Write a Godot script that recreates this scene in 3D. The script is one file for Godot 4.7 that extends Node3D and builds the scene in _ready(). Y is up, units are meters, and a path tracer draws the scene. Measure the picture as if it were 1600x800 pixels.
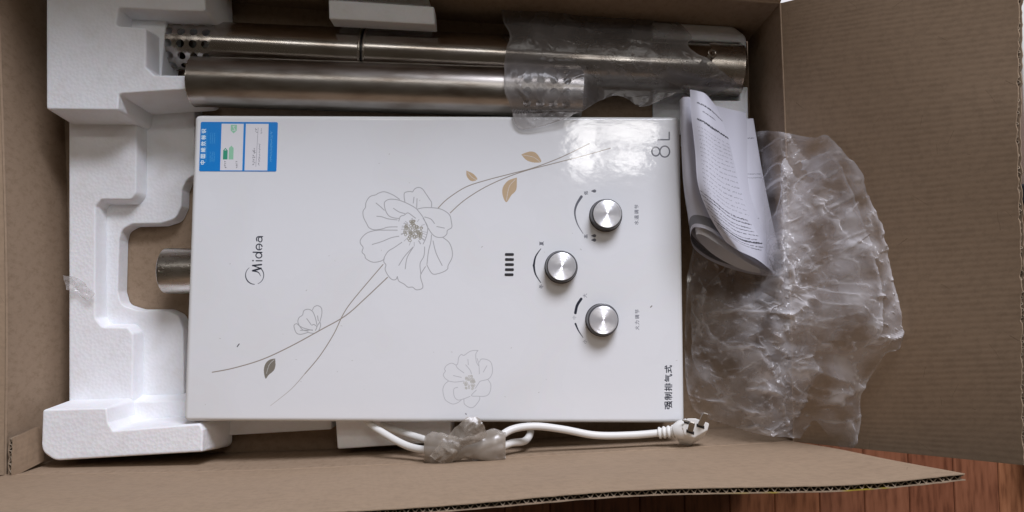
extends Node3D
# An opened carton seen from above: a white gas water heater bedded in white foam, flue pipes, film bags, a leaflet and a power cord.

const EYE := Vector3(0, 1.012, 0)      # the camera, about 0.9 m above the heater's face
const PITCH := 4.5                     # degrees the camera looks off plumb
const RIM := 0.135                     # height of the fold line of the carton walls
const FACE := 0.105                    # height of the heater's front face
const HEATER_SIZE := Vector2(0.5835, 0.363)
const HEATER_AT := Vector3(-0.0903, 0, -0.0588)

var taken := {}
var mats := {}
var heater_turn := -0.0035


func _ready() -> void:
	set_camera_and_light()
	make_materials()
	build_floor()
	build_carton()
	build_foam()
	build_heater()
	build_pipes()
	build_cord()
	build_leaflet()
	build_films()


# ---------------------------------------------------------------- camera and light

func set_camera_and_light() -> void:
	var cam := Camera3D.new()
	cam.name = "camera"
	cam.fov = 36.87
	cam.near = 0.02
	cam.far = 60.0
	cam.transform = Transform3D(eye_basis(), EYE)
	add_child(cam)
	cam.current = true

	var env := Environment.new()
	env.background_mode = Environment.BG_COLOR
	env.background_color = Color(0.43, 0.39, 0.34)
	env.background_energy_multiplier = 0.12
	env.tonemap_mode = Environment.TONE_MAPPER_LINEAR
	env.tonemap_exposure = 2.95
	env.sdfgi_enabled = true
	env.ssao_enabled = true
	env.ssil_enabled = true
	var world := WorldEnvironment.new()
	world.name = "world"
	world.environment = env
	add_child(world)

	lamp("window_light", Vector3(0.66, 1.7, -2.25), Vector3(-0.1, 0.1, -0.05), Vector2(1.3, 1.0), Color(0.945, 0.952, 1.0), 3.3)
	# a ceiling fitting of three panes, seen mirrored in the heater's upper right corner
	lamp("ceiling_pane", Vector3(0.28, 2.08, -0.642), Vector3(0.088, 0.105, -0.202), Vector2(0.09, 0.20), Color(1.0, 0.99, 0.98), 0.03)
	lamp("ceiling_pane_001", Vector3(0.45, 2.08, -0.702), Vector3(0.142, 0.105, -0.221), Vector2(0.20, 0.085), Color(1.0, 0.99, 0.98), 0.03)
	lamp("ceiling_pane_002", Vector3(0.44, 2.08, -0.590), Vector3(0.140, 0.105, -0.185), Vector2(0.13, 0.06), Color(1.0, 0.99, 0.98), 0.014)
	# a long ceiling tube farther off, which draws the bright line along the pipes
	lamp("ceiling_tube", Vector3(-0.15, 2.08, -1.0), Vector3(-0.15, 0.0, -0.33), Vector2(2.2, 0.14), Color(1.0, 0.985, 0.97), 0.16)


func lamp(called: String, at: Vector3, aim: Vector3, size: Vector2, color: Color, energy: float) -> void:
	var l := AreaLight3D.new()
	l.name = called
	l.area_size = size
	l.light_color = color
	l.light_energy = energy
	l.area_range = 8.0
	l.area_attenuation = 2.0
	l.shadow_enabled = true
	l.look_at_from_position(at, aim, Vector3(0, 0, -1))
	add_child(l)


func eye_basis() -> Basis:
	var s := sin(deg_to_rad(PITCH))
	var c := cos(deg_to_rad(PITCH))
	return Basis(Vector3(1, 0, 0), Vector3(0, s, -c), Vector3(0, c, s))


func spot(x: float, y: float, h: float) -> Vector3:
	# the place, at height h in the scene, of a mark measured in the 1600 x 800 photograph
	var d := eye_basis() * Vector3((x - 800.0) / 1200.0, (400.0 - y) / 1200.0, -1.0)
	return EYE + d * ((h - EYE.y) / d.y)


# ---------------------------------------------------------------- shapes

class Shape:
	var v := PackedVector3Array()
	var uv := PackedVector2Array()
	var col := PackedColorArray()

	func tri(a: Vector3, b: Vector3, c: Vector3) -> void:
		v.append(a); v.append(b); v.append(c)

	func quad(a: Vector3, b: Vector3, c: Vector3, d: Vector3) -> void:
		tri(a, b, c)
		tri(a, c, d)

	func tri_uv(a: Vector3, b: Vector3, c: Vector3, ua: Vector2, ub: Vector2, uc: Vector2) -> void:
		tri(a, b, c)
		uv.append(ua); uv.append(ub); uv.append(uc)

	func quad_uv(a: Vector3, b: Vector3, c: Vector3, d: Vector3, ua: Vector2, ub: Vector2, uc: Vector2, ud: Vector2) -> void:
		tri_uv(a, b, c, ua, ub, uc)
		tri_uv(a, c, d, ua, uc, ud)

	func mesh(crease := 38.0) -> ArrayMesh:
		var n := v.size()
		var faces := PackedVector3Array()
		faces.resize(n / 3)
		var round := {}
		for f in n / 3:
			faces[f] = (v[f * 3 + 2] - v[f * 3]).cross(v[f * 3 + 1] - v[f * 3])
			for k in 3:
				var key := v[f * 3 + k].snapped(Vector3(2e-5, 2e-5, 2e-5))
				if round.has(key):
					round[key].append(f)
				else:
					round[key] = [f]
		var least := cos(deg_to_rad(crease))
		var normals := PackedVector3Array()
		normals.resize(n)
		for f in n / 3:
			var own := faces[f].normalized()
			for k in 3:
				var sum := Vector3.ZERO
				for g in round[v[f * 3 + k].snapped(Vector3(2e-5, 2e-5, 2e-5))]:
					var other: Vector3 = faces[g]
					if g == f or other.normalized().dot(own) > least:
						sum += other
				normals[f * 3 + k] = sum.normalized() if sum.length_squared() > 1e-20 else own
		var a := []
		a.resize(Mesh.ARRAY_MAX)
		a[Mesh.ARRAY_VERTEX] = v
		a[Mesh.ARRAY_NORMAL] = normals
		if uv.size() == n:
			a[Mesh.ARRAY_TEX_UV] = uv
		if col.size() == n:
			a[Mesh.ARRAY_COLOR] = col
		var m := ArrayMesh.new()
		m.add_surface_from_arrays(Mesh.PRIMITIVE_TRIANGLES, a)
		return m

	func inset(poly: PackedVector2Array, by: float) -> PackedVector2Array:
		var out := PackedVector2Array()
		var n := poly.size()
		for i in n:
			var e0 := (poly[i] - poly[(i + n - 1) % n]).normalized()
			var e1 := (poly[(i + 1) % n] - poly[i]).normalized()
			var n0 := Vector2(-e0.y, e0.x)
			var n1 := Vector2(-e1.y, e1.x)
			out.append(poly[i] + (n0 + n1) / maxf(1.0 + n0.dot(n1), 0.35) * by)
		return out

	func prism(outline: PackedVector2Array, rings: Array, size := Vector2.ZERO) -> void:
		# rings: [inset, height] from the bottom up; the top is closed. With a size, uv runs over the plan.
		var poly := outline.duplicate()
		var area := 0.0
		for i in poly.size():
			area += poly[i].cross(poly[(i + 1) % poly.size()])
		if area < 0.0:
			poly.reverse()
		var n := poly.size()
		var low := PackedVector2Array()
		var low_y := 0.0
		for k in rings.size():
			var ring := inset(poly, rings[k][0])
			var y: float = rings[k][1]
			if k > 0:
				for i in n:
					var j := (i + 1) % n
					var a := Vector3(ring[j].x, y, ring[j].y)
					var b := Vector3(ring[i].x, y, ring[i].y)
					var c := Vector3(low[i].x, low_y, low[i].y)
					var d := Vector3(low[j].x, low_y, low[j].y)
					if size != Vector2.ZERO:
						quad_uv(a, b, c, d, ring[j] / size + Vector2(0.5, 0.5), ring[i] / size + Vector2(0.5, 0.5), low[i] / size + Vector2(0.5, 0.5), low[j] / size + Vector2(0.5, 0.5))
					else:
						quad(a, b, c, d)
			low = ring
			low_y = y
		var t := Geometry2D.triangulate_polygon(poly)
		for i in t.size() / 3:
			var p := low[t[i * 3]]
			var q := low[t[i * 3 + 1]]
			var r := low[t[i * 3 + 2]]
			if (q - p).cross(r - p) < 0.0:
				var s := q
				q = r
				r = s
			if size != Vector2.ZERO:
				tri_uv(Vector3(p.x, low_y, p.y), Vector3(q.x, low_y, q.y), Vector3(r.x, low_y, r.y), p / size + Vector2(0.5, 0.5), q / size + Vector2(0.5, 0.5), r / size + Vector2(0.5, 0.5))
			else:
				tri(Vector3(p.x, low_y, p.y), Vector3(q.x, low_y, q.y), Vector3(r.x, low_y, r.y))

	func tube(path: PackedVector3Array, radii: Array, sides := 14) -> void:
		var n := path.size()
		var up := Vector3(0, 1, 0)
		var rings := []
		for i in n:
			var dir := (path[mini(i + 1, n - 1)] - path[maxi(i - 1, 0)]).normalized()
			var side := dir.cross(up)
			side = side.normalized() if side.length() > 0.01 else Vector3(1, 0, 0)
			var over := side.cross(dir).normalized()
			up = over
			var r: float = radii[mini(i, radii.size() - 1)]
			var ring := PackedVector3Array()
			for k in sides:
				var a := TAU * k / sides
				ring.append(path[i] + (side * cos(a) + over * sin(a)) * r)
			rings.append(ring)
		for i in n - 1:
			for k in sides:
				var l := (k + 1) % sides
				quad(rings[i][k], rings[i][l], rings[i + 1][l], rings[i + 1][k])
		for k in sides:
			tri(path[0], rings[0][(k + 1) % sides], rings[0][k])
			tri(path[n - 1], rings[n - 1][k], rings[n - 1][(k + 1) % sides])

	func lathe(profile: Array, sides := 48, axis := Basis.IDENTITY, at := Vector3.ZERO) -> void:
		# profile: [radius, height] pairs along the axis's y
		for i in profile.size() - 1:
			var p: Array = profile[i]
			var q: Array = profile[i + 1]
			for k in sides:
				var a := TAU * k / sides
				var b := TAU * (k + 1) / sides
				var pa := at + axis * Vector3(cos(a) * p[0], p[1], sin(a) * p[0])
				var pb := at + axis * Vector3(cos(b) * p[0], p[1], sin(b) * p[0])
				var qa := at + axis * Vector3(cos(a) * q[0], q[1], sin(a) * q[0])
				var qb := at + axis * Vector3(cos(b) * q[0], q[1], sin(b) * q[0])
				if p[0] < 1e-6:
					tri(pa, qb, qa)
				elif q[0] < 1e-6:
					tri(pa, pb, qa)
				else:
					quad(pa, pb, qb, qa)

	func grid(rows: Array, uvs := true) -> void:
		# rows of points, each a PackedVector3Array of one length; u runs along a row, v over the rows
		var h := rows.size()
		var w: int = rows[0].size()
		for j in h - 1:
			for i in w - 1:
				var a: Vector3 = rows[j][i]
				var b: Vector3 = rows[j][i + 1]
				var c: Vector3 = rows[j + 1][i + 1]
				var d: Vector3 = rows[j + 1][i]
				if uvs:
					var u0 := float(i) / (w - 1)
					var u1 := float(i + 1) / (w - 1)
					var v0 := float(j) / (h - 1)
					var v1 := float(j + 1) / (h - 1)
					quad_uv(a, b, c, d, Vector2(u0, v0), Vector2(u1, v0), Vector2(u1, v1), Vector2(u0, v1))
				else:
					quad(a, b, c, d)


func numbered(called: String) -> String:
	taken[called] = taken.get(called, -1) + 1
	return called if taken[called] == 0 else "%s_%03d" % [called, taken[called]]


func thing(called: String, label: String, category: String, at := Vector3.ZERO, group := "") -> Node3D:
	var o := Node3D.new()
	o.name = numbered(called)
	o.position = at
	o.set_meta("label", label)
	o.set_meta("category", category)
	if group:
		o.set_meta("group", group)
	add_child(o, true)
	return o


func part(called: String, mesh: Mesh, material: Material, parent: Node3D, at := Vector3.ZERO) -> MeshInstance3D:
	var o := MeshInstance3D.new()
	var n := 0
	while parent.has_node(NodePath(called if n == 0 else "%s_%03d" % [called, n])):
		n += 1
	o.name = called if n == 0 else "%s_%03d" % [called, n]
	o.mesh = mesh
	o.material_override = material
	o.position = at
	parent.add_child(o, true)
	return o


func outline(points: Array, h: float) -> PackedVector2Array:
	# [x, y] or [x, y, corner radius in metres] marks of the photograph at height h, as a plan with rounded corners
	var raw := PackedVector2Array()
	var radius := []
	for p in points:
		var s := spot(p[0], p[1], h)
		raw.append(Vector2(s.x, s.z))
		radius.append(p[2] if p.size() > 2 else 0.0)
	return rounded(raw, radius)


func rounded(raw: PackedVector2Array, radius: Array, steps := 6) -> PackedVector2Array:
	var out := PackedVector2Array()
	var n := raw.size()
	for i in n:
		var r: float = radius[i]
		var p := raw[i]
		if r <= 0.0:
			out.append(p)
			continue
		var a := raw[(i + n - 1) % n] - p
		var b := raw[(i + 1) % n] - p
		var cut := minf(r / tan(absf(a.angle_to(b)) / 2.0), minf(a.length(), b.length()) * 0.48)
		var s := p + a.normalized() * cut
		var e := p + b.normalized() * cut
		for k in steps + 1:
			var t := float(k) / steps
			out.append(s.lerp(p, t).lerp(p.lerp(e, t), t))
	return out


func rect(x0: float, z0: float, x1: float, z1: float, r := 0.0) -> PackedVector2Array:
	return rounded(PackedVector2Array([Vector2(x0, z0), Vector2(x1, z0), Vector2(x1, z1), Vector2(x0, z1)]), [r, r, r, r])


func edge(y0: float, y1: float, b: float, draft := 0.0) -> Array:
	# a side from y0 to y1 that ends in a rounded edge of radius b
	var rings := [[-draft, y0], [0.0, y1 - b]]
	for k in range(1, 5):
		var a := PI / 2 * k / 4
		rings.append([b * (1.0 - cos(a)), y1 - b + b * sin(a)])
	return rings


func curve3(points: Array, steps := 8) -> PackedVector3Array:
	var out := PackedVector3Array()
	for i in points.size() - 1:
		var a: Vector3 = points[maxi(i - 1, 0)]
		var b: Vector3 = points[i]
		var c: Vector3 = points[i + 1]
		var d: Vector3 = points[mini(i + 2, points.size() - 1)]
		for k in steps:
			out.append(b.cubic_interpolate(c, a, d, float(k) / steps))
	out.append(points[-1])
	return out


func curve2(points: PackedVector2Array, steps := 6) -> PackedVector2Array:
	var out := PackedVector2Array()
	for i in points.size() - 1:
		var a := points[maxi(i - 1, 0)]
		var d := points[mini(i + 2, points.size() - 1)]
		for k in steps:
			out.append(points[i].cubic_interpolate(points[i + 1], a, d, float(k) / steps))
	out.append(points[-1])
	return out


# ---------------------------------------------------------------- materials

func lin(r: float, g: float, b: float) -> Color:
	return Color(r, g, b).linear_to_srgb()


func noise(kind: int, frequency: float, octaves := 4, rng := 1) -> FastNoiseLite:
	var n := FastNoiseLite.new()
	n.noise_type = kind
	n.frequency = frequency
	n.fractal_octaves = octaves
	n.seed = rng
	return n


func ramp_texture(n: FastNoiseLite, a: Color, b: Color, c: Color, side := 512) -> NoiseTexture2D:
	var g := Gradient.new()
	g.set_color(0, a)
	g.set_color(1, c)
	g.add_point(0.5, b)
	var t := NoiseTexture2D.new()
	t.width = side
	t.height = side
	t.seamless = true
	t.noise = n
	t.color_ramp = g
	return t


func bump_texture(n: FastNoiseLite, strength: float, side := 512) -> NoiseTexture2D:
	var t := NoiseTexture2D.new()
	t.width = side
	t.height = side
	t.seamless = true
	t.noise = n
	t.as_normal_map = true
	t.bump_strength = strength
	return t


func plain(color: Color, roughness: float, metallic := 0.0) -> StandardMaterial3D:
	var m := StandardMaterial3D.new()
	m.albedo_color = color
	m.roughness = roughness
	m.metallic = metallic
	return m


func card(tint: Color, rng: int) -> StandardMaterial3D:
	var m := plain(tint, 0.85)
	m.metallic_specular = 0.3
	var fibre := noise(FastNoiseLite.TYPE_SIMPLEX_SMOOTH, 0.02, 5, rng)
	fibre.fractal_gain = 0.75
	m.albedo_texture = ramp_texture(fibre, Color(0.87, 0.86, 0.84), Color(0.965, 0.965, 0.965), Color(1, 1, 1))
	m.normal_enabled = true
	m.normal_texture = bump_texture(noise(FastNoiseLite.TYPE_SIMPLEX, 0.05, 4, rng + 3), 3.0)
	m.normal_scale = 0.12
	m.uv1_triplanar = true
	m.uv1_world_triplanar = true
	m.uv1_scale = Vector3(8.0, 4.5, 8.0)
	m.cull_mode = BaseMaterial3D.CULL_DISABLED
	return m


func ribbed(tint: Color) -> StandardMaterial3D:
	# liner paper over fluting: one tile is 0.25 m wide, with the faint washboard of 42 flutes and pressed-in scuffs
	var m := plain(tint, 0.85)
	m.metallic_specular = 0.3
	var side := 512
	var fibre := noise(FastNoiseLite.TYPE_SIMPLEX_SMOOTH, 0.035, 5, 14)
	fibre.fractal_gain = 0.72
	var a := fibre.get_seamless_image(side, side)
	var dent := noise(FastNoiseLite.TYPE_SIMPLEX_SMOOTH, 0.008, 3, 15).get_seamless_image(side, side)
	var tone := Image.create(side, side, false, Image.FORMAT_RGB8)
	var relief := Image.create(side, side, false, Image.FORMAT_RGB8)
	for y in side:
		for x in side:
			var f := a.get_pixel(x, y).r
			var d := dent.get_pixel(x, y).r
			var rib := sin(TAU * 42.0 * x / side + 1.2 * (d - 0.5))
			var t := 0.95 + 0.05 * smoothstep(0.2, 0.7, f) - 0.004 * rib - 0.05 * maxf(0.0, d - 0.5)
			tone.set_pixel(x, y, Color(t, t * 0.995, t * 0.985))
			var h := 0.5 + 0.05 * rib * (0.4 + d) + 0.22 * (d - 0.5) + 0.10 * (f - 0.5)
			relief.set_pixel(x, y, Color(h, h, h))
	var rng := RandomNumberGenerator.new()
	rng.seed = 19
	for k in 26:       # rubbed and scratched places
		var p := Vector2(rng.randf() * side, rng.randf() * side)
		var q := Vector2.from_angle(rng.randf() * TAU) * rng.randf_range(0.4, 1.0)
		var c := rng.randf_range(0.80, 0.90) if k % 3 else 1.0
		for j in int(rng.randf_range(10, 60)):
			p += q + Vector2(rng.randf_range(-0.3, 0.3), rng.randf_range(-0.3, 0.3))
			tone.set_pixel(posmod(int(p.x), side), posmod(int(p.y), side), Color(c, c * 0.99, c * 0.97))
	relief.bump_map_to_normal_map(4.0)
	m.albedo_texture = ImageTexture.create_from_image(tone)
	m.normal_enabled = true
	m.normal_texture = ImageTexture.create_from_image(relief)
	m.normal_scale = 0.3
	m.cull_mode = BaseMaterial3D.CULL_DISABLED
	return m


func steel(color: Color, rough: float, rng: int) -> StandardMaterial3D:
	var m := plain(color, 1.0, 1.0)
	var grime := noise(FastNoiseLite.TYPE_SIMPLEX_SMOOTH, 0.012, 5, rng)
	m.albedo_texture = ramp_texture(grime, Color(0.74, 0.70, 0.66), Color(0.93, 0.92, 0.90), Color(1, 1, 1))
	var wear := noise(FastNoiseLite.TYPE_SIMPLEX_SMOOTH, 0.03, 5, rng + 9)
	m.roughness_texture = ramp_texture(wear, Color(rough * 0.9, 0, 0), Color(rough, 0, 0), Color(rough * 1.15, 0, 0))
	m.roughness_texture_channel = BaseMaterial3D.TEXTURE_CHANNEL_RED
	m.uv1_triplanar = true
	m.uv1_scale = Vector3(2.0, 9.0, 9.0)
	return m


func film(color: Color, alpha: float, rough: float) -> StandardMaterial3D:
	var m := plain(Color(color, alpha), rough)
	m.transparency = BaseMaterial3D.TRANSPARENCY_ALPHA
	m.vertex_color_use_as_albedo = true
	var blank := Image.create(4, 4, false, Image.FORMAT_RGB8)
	blank.fill(Color.WHITE)
	m.albedo_texture = ImageTexture.create_from_image(blank)
	m.metallic_specular = 0.7
	m.cull_mode = BaseMaterial3D.CULL_DISABLED
	m.backlight_enabled = true
	m.backlight = Color(0.5, 0.5, 0.5)
	return m


func make_materials() -> void:
	mats.card = card(lin(0.335, 0.244, 0.168), 11)
	mats.card_ribs = ribbed(lin(0.335, 0.244, 0.168))
	mats.card_edge = card(lin(0.33, 0.26, 0.19), 23)
	mats.card_print = card(lin(0.335, 0.244, 0.168), 29)
	mats.card_print.vertex_color_use_as_albedo = true

	var foam := plain(lin(0.88, 0.885, 0.91), 0.75)
	foam.metallic_specular = 0.35
	var bead := noise(FastNoiseLite.TYPE_CELLULAR, 0.05, 1, 4)
	bead.fractal_type = FastNoiseLite.FRACTAL_NONE
	foam.normal_enabled = true
	foam.normal_texture = bump_texture(bead, 6.0)
	foam.normal_scale = 0.22
	var soil := noise(FastNoiseLite.TYPE_SIMPLEX_SMOOTH, 0.006, 5, 6)
	foam.albedo_texture = ramp_texture(soil, Color(0.965, 0.96, 0.95), Color(0.99, 0.99, 0.99), Color(1, 1, 1))
	foam.uv1_triplanar = true
	foam.uv1_world_triplanar = true
	foam.uv1_scale = Vector3(9, 9, 9)
	foam.subsurf_scatter_enabled = true
	foam.subsurf_scatter_strength = 0.1
	mats.foam = foam

	mats.steel = steel(lin(0.54, 0.515, 0.50), 0.19, 31)
	mats.steel_worn = steel(lin(0.47, 0.445, 0.43), 0.30, 37)
	mats.steel_bright = steel(lin(0.62, 0.59, 0.56), 0.28, 43)
	mats.pin = plain(lin(0.34, 0.31, 0.27), 0.4, 0.8)
	mats.black = plain(lin(0.012, 0.012, 0.015), 0.35)
	mats.dark_grey = plain(lin(0.03, 0.03, 0.036), 0.3)
	mats.cable = plain(lin(0.74, 0.73, 0.70), 0.42)
	mats.plug = plain(lin(0.76, 0.75, 0.72), 0.36)
	mats.white_box = plain(lin(0.70, 0.71, 0.68), 0.5)
	mats.film_bag = film(lin(0.88, 0.86, 0.885), 0.64, 0.11)
	mats.film_drape = film(lin(0.29, 0.272, 0.268), 0.76, 0.3)
	mats.film_wrap = film(lin(0.33, 0.285, 0.235), 0.75, 0.27)
	mats.film_tape = film(lin(0.66, 0.63, 0.62), 0.75, 0.12)


# ---------------------------------------------------------------- the floor and what stands on it

func build_floor() -> void:
	var floor_sheet := Node3D.new()
	floor_sheet.name = "floor"
	floor_sheet.set_meta("kind", "structure")
	add_child(floor_sheet)
	var under := BoxMesh.new()
	under.size = Vector3(6, 0.02, 6)
	part("subfloor", under, plain(lin(0.06, 0.026, 0.016), 0.6), floor_sheet, Vector3(0, -0.024, 0))
	var tones := []
	var shades := [Vector3(0.38, 0.150, 0.070), Vector3(0.29, 0.108, 0.056), Vector3(0.46, 0.195, 0.095), Vector3(0.33, 0.130, 0.068)]
	for k in shades.size():
		var t: Vector3 = shades[k]
		var m := plain(lin(t.x, t.y, t.z), 0.38)
		var grain := noise(FastNoiseLite.TYPE_SIMPLEX_SMOOTH, 0.016, 5, 60 + k)
		m.albedo_texture = ramp_texture(grain, Color(0.66, 0.62, 0.60), Color(0.9, 0.88, 0.86), Color(1, 1, 1))
		m.uv1_triplanar = true
		m.uv1_world_triplanar = true
		m.uv1_scale = Vector3(14, 3, 2)
		tones.append(m)
	var rng := RandomNumberGenerator.new()
	rng.seed = 5
	var wide := 0.058
	var boards := []
	for l in [0.38, 0.46, 0.54]:
		var s := Shape.new()
		s.prism(rect(-wide / 2 + 0.0003, -l / 2 + 0.0003, wide / 2 - 0.0003, l / 2 - 0.0003), [[0.0, -0.012], [0.0, -0.0012], [0.0012, 0.0]])
		boards.append([l, s.mesh(20)])
	for i in range(-17, 18):
		var z := -0.95 - rng.randf() * 0.4
		while z < 0.9:
			var b: Array = boards[rng.randi() % 3]
			part("plank", b[1], tones[rng.randi() % 4], floor_sheet, Vector3(i * wide + 0.02, 0, z + b[0] / 2))
			z += b[0]

	var crate := thing("storage_box", "low white plastic box with a black latch beyond the raised right flap", "storage box", Vector3(0.785, 0, -0.17))
	var body := Shape.new()
	body.prism(rect(-0.13, -0.33, 0.13, 0.33, 0.012), edge(0.001, 0.05, 0.004, -0.004))
	part("body", body.mesh(), mats.white_box, crate)
	var lid := Shape.new()
	lid.prism(rect(-0.137, -0.337, 0.137, 0.337, 0.014), edge(0.046, 0.06, 0.004))
	part("lid", lid.mesh(), mats.white_box, crate)
	var latch := Shape.new()
	latch.prism(rect(-0.155, 0.005, -0.138, 0.03, 0.004), edge(0.02, 0.066, 0.003))
	part("latch", latch.mesh(), mats.black, crate)

	var sheet := thing("paper_sheet", "blank white paper sheet lying on the wooden floor behind the carton's upper right corner", "paper", Vector3(0.5, 0.002, -0.54))
	var s := Shape.new()
	s.prism(rect(-0.15, -0.13, 0.15, 0.13), [[0.0, 0.0], [0.0, 0.0006]])
	part("page", s.mesh(), plain(lin(0.78, 0.78, 0.76), 0.7), sheet)


# ---------------------------------------------------------------- the carton

func build_carton() -> void:
	var c := thing("cardboard_box", "opened brown corrugated carton with raised flaps holding the heater", "cardboard box")
	var tl := spot(-6, -92, RIM)
	var tm := spot(560, -42, RIM)
	var tr := spot(1219, 5, RIM)
	var br := spot(1240, 690, RIM)
	var bm := spot(771, 717, RIM)
	var bn := spot(400, 735, RIM)
	var bl := spot(8, 742, RIM)
	var base := Shape.new()
	var plan := PackedVector2Array()
	for p in [tl, tm, tr, br, bm, bn, bl]:
		plan.append(Vector2(p.x, p.z))
	base.prism(plan, [[-0.004, 0.001], [-0.004, 0.008]])
	part("bottom", base.mesh(), mats.card, c)
	wall(c, curve3([tl, tm, tr], 10), mats.card, Vector3(0, 0, -1))
	wall(c, curve3([tr, (tr + br) / 2 + Vector3(0.002, 0, 0), br], 8), mats.card, Vector3(1, 0, 0))
	wall(c, curve3([br, bm, bn, bl], 8), mats.card, Vector3(0, 0, 1))
	wall(c, curve3([bl, spot(9, 400, RIM), tl], 8), mats.card, Vector3(-1, 0, 0))
	# the flaps: two fold-line ends, then the two outer corners
	flap(c, curve3([bl, bn, bm, br], 8), spot(-330, 838, 0.452), spot(1507, 741, 0.455), 3, 0.95)
	flap(c, curve3([br, (tr + br) / 2 + Vector3(0.002, 0, 0), tr], 8), spot(1597, 727, 0.40), spot(1584, -84, 0.40), 5, 0.30)
	flap(c, curve3([tr, tm, tl], 10), tr + Vector3(0.006, 0.196, -0.125), tl + Vector3(-0.01, 0.196, -0.125), 7, 0.0)
	flap(c, curve3([tl, spot(9, 400, RIM), bl], 8), tl + Vector3(-0.235, 0.05, -0.004), bl + Vector3(-0.235, 0.05, 0.002), 9, 0.0)
	# the glue tab that stands loose in the near left corner
	flap(c, PackedVector3Array([spot(70, 720, 0.085), spot(66, 692, 0.085), spot(62, 666, 0.085)]), spot(19, 746, 0.142), spot(20, 684, 0.138), 13, 0.0, "glue_tab")


func wall(c: Node3D, line: PackedVector3Array, m: Material, out: Vector3) -> void:
	var s := Shape.new()
	var t := 0.0045
	for i in line.size() - 1:
		var a := line[i]
		var b := line[i + 1]
		var a0 := Vector3(a.x, 0.009, a.z)
		var b0 := Vector3(b.x, 0.009, b.z)
		s.quad(a, b, b0, a0)
		s.quad(b + out * t, a + out * t, a0 + out * t, b0 + out * t)
		s.quad(a + out * t, b + out * t, b, a)
	part("wall", s.mesh(), m, c)


func flap(c: Node3D, fold: PackedVector3Array, c0: Vector3, c1: Vector3, rng: int, yellow: float, called := "flap") -> void:
	# inner liner, outer liner and, between them, the wavy fluting that the cut edge shows
	var warp := noise(FastNoiseLite.TYPE_SIMPLEX_SMOOTH, 2.2, 2, rng)
	var rag := noise(FastNoiseLite.TYPE_SIMPLEX, 60.0, 3, rng + 1)
	var n := (fold[-1] - fold[0]).cross(c0 - fold[0]).normalized()   # away from the inner side
	var mid := (fold[0] + fold[-1]) / 2
	if n.dot(Vector3(-0.09, 0.1, -0.06) - mid) > 0.0:
		n = -n
	var span := fold[0].distance_to(fold[-1])
	var size := fold[fold.size() / 2].distance_to((c0 + c1) / 2)
	var small := called == "glue_tab"
	var at := func(u: float, v: float, w: float) -> Vector3:
		var f := u * (fold.size() - 1)
		var k := mini(int(f), fold.size() - 2)
		var p := fold[k].lerp(fold[k + 1], f - k)
		var q := c0.lerp(c1, u)
		var r := p.lerp(q, v)
		var bend := warp.get_noise_2d(u * span, v * size) * 0.006 * sin(minf(v * 2.0, 1.0) * PI / 2) * (0.0 if small else 1.0)
		var edge_rag := rag.get_noise_2d(u * span, 0.3 if w > 0.002 else 0.0) * 0.0016 * smoothstep(0.9, 1.0, v)
		return r + n * (w + bend) + (q - p).normalized() * edge_rag
	var t := 0.0048
	var nu := 160 if not small else 10
	var nv := 10
	var inner := Shape.new()
	var outer := Shape.new()
	for pair in [[inner, 0.0, 0.0007], [outer, t - 0.0007, t]]:
		var s: Shape = pair[0]
		var near := []
		var far := []
		for j in nv + 1:
			var row_a := PackedVector3Array()
			var row_b := PackedVector3Array()
			for i in nu + 1:
				row_a.append(at.call(float(i) / nu, float(j) / nv, pair[1]))
				row_b.append(at.call(float(i) / nu, float(j) / nv, pair[2]))
			near.append(row_a)
			far.append(row_b)
		s.grid(near)
		far.reverse()
		s.grid(far)
		far.reverse()
		for i in nu:
			s.quad(near[nv][i], near[nv][i + 1], far[nv][i + 1], far[nv][i])
		for j in nv:
			s.quad(near[j][0], near[j + 1][0], far[j + 1][0], far[j][0])
			s.quad(near[j + 1][nu], near[j][nu], far[j][nu], far[j + 1][nu])
	for s in [inner, outer]:
		for k in s.uv.size():
			s.uv[k] *= Vector2(span, size) / 0.25
		s.uv.resize(s.v.size())
	var f := part(called, inner.mesh(), mats.card_ribs, c)
	for k in outer.v.size():
		# printed patches near the right end of the near flap's outer side
		var along := (outer.v[k].x - fold[0].x) / maxf(0.01, absf(fold[-1].x - fold[0].x))
		var blot := smoothstep(0.05, 0.12, rag.get_noise_2d(outer.v[k].x * 0.4, 9.0)) * smoothstep(0.80, 0.86, along) * (1.0 if yellow > 0.5 else 0.0)
		outer.col.append(Color(1, 1, 1).lerp(Color(1.25, 1.0, 0.22), blot))
	part("outer_liner", outer.mesh(), mats.card_print, f)
	var wave := Shape.new()
	var periods := maxi(int(span / 0.006), 3)
	var steps := periods * 8
	var rows := []
	for v in [0.72, 0.86, 0.995]:
		var row := PackedVector3Array()
		for i in steps + 1:
			var u := float(i) / steps
			var wobble := rag.get_noise_2d(u * span * 0.5, 4.0) * 0.9
			row.append(at.call(u, v, t / 2 + (t / 2 - 0.0009) * sin(TAU * u * periods + wobble)))
		rows.append(row)
	wave.grid(rows, false)
	for i in steps:      # the paper's own thickness at the cut
		var cut := Vector3(0, 0, 0) + n * 0.00045
		wave.quad(rows[2][i] - cut, rows[2][i] + cut, rows[2][i + 1] + cut, rows[2][i + 1] - cut)
	part("fluting", wave.mesh(70), mats.card_edge, f)
	if not small:
		var bead := Shape.new()
		var path := PackedVector3Array()
		for i in 41:
			path.append(at.call(i / 40.0, 0.0, 0.0008))
		bead.tube(path, [0.0016], 8)
		part("fold_crease", bead.mesh(), mats.card, f)


# ---------------------------------------------------------------- foam

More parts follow.
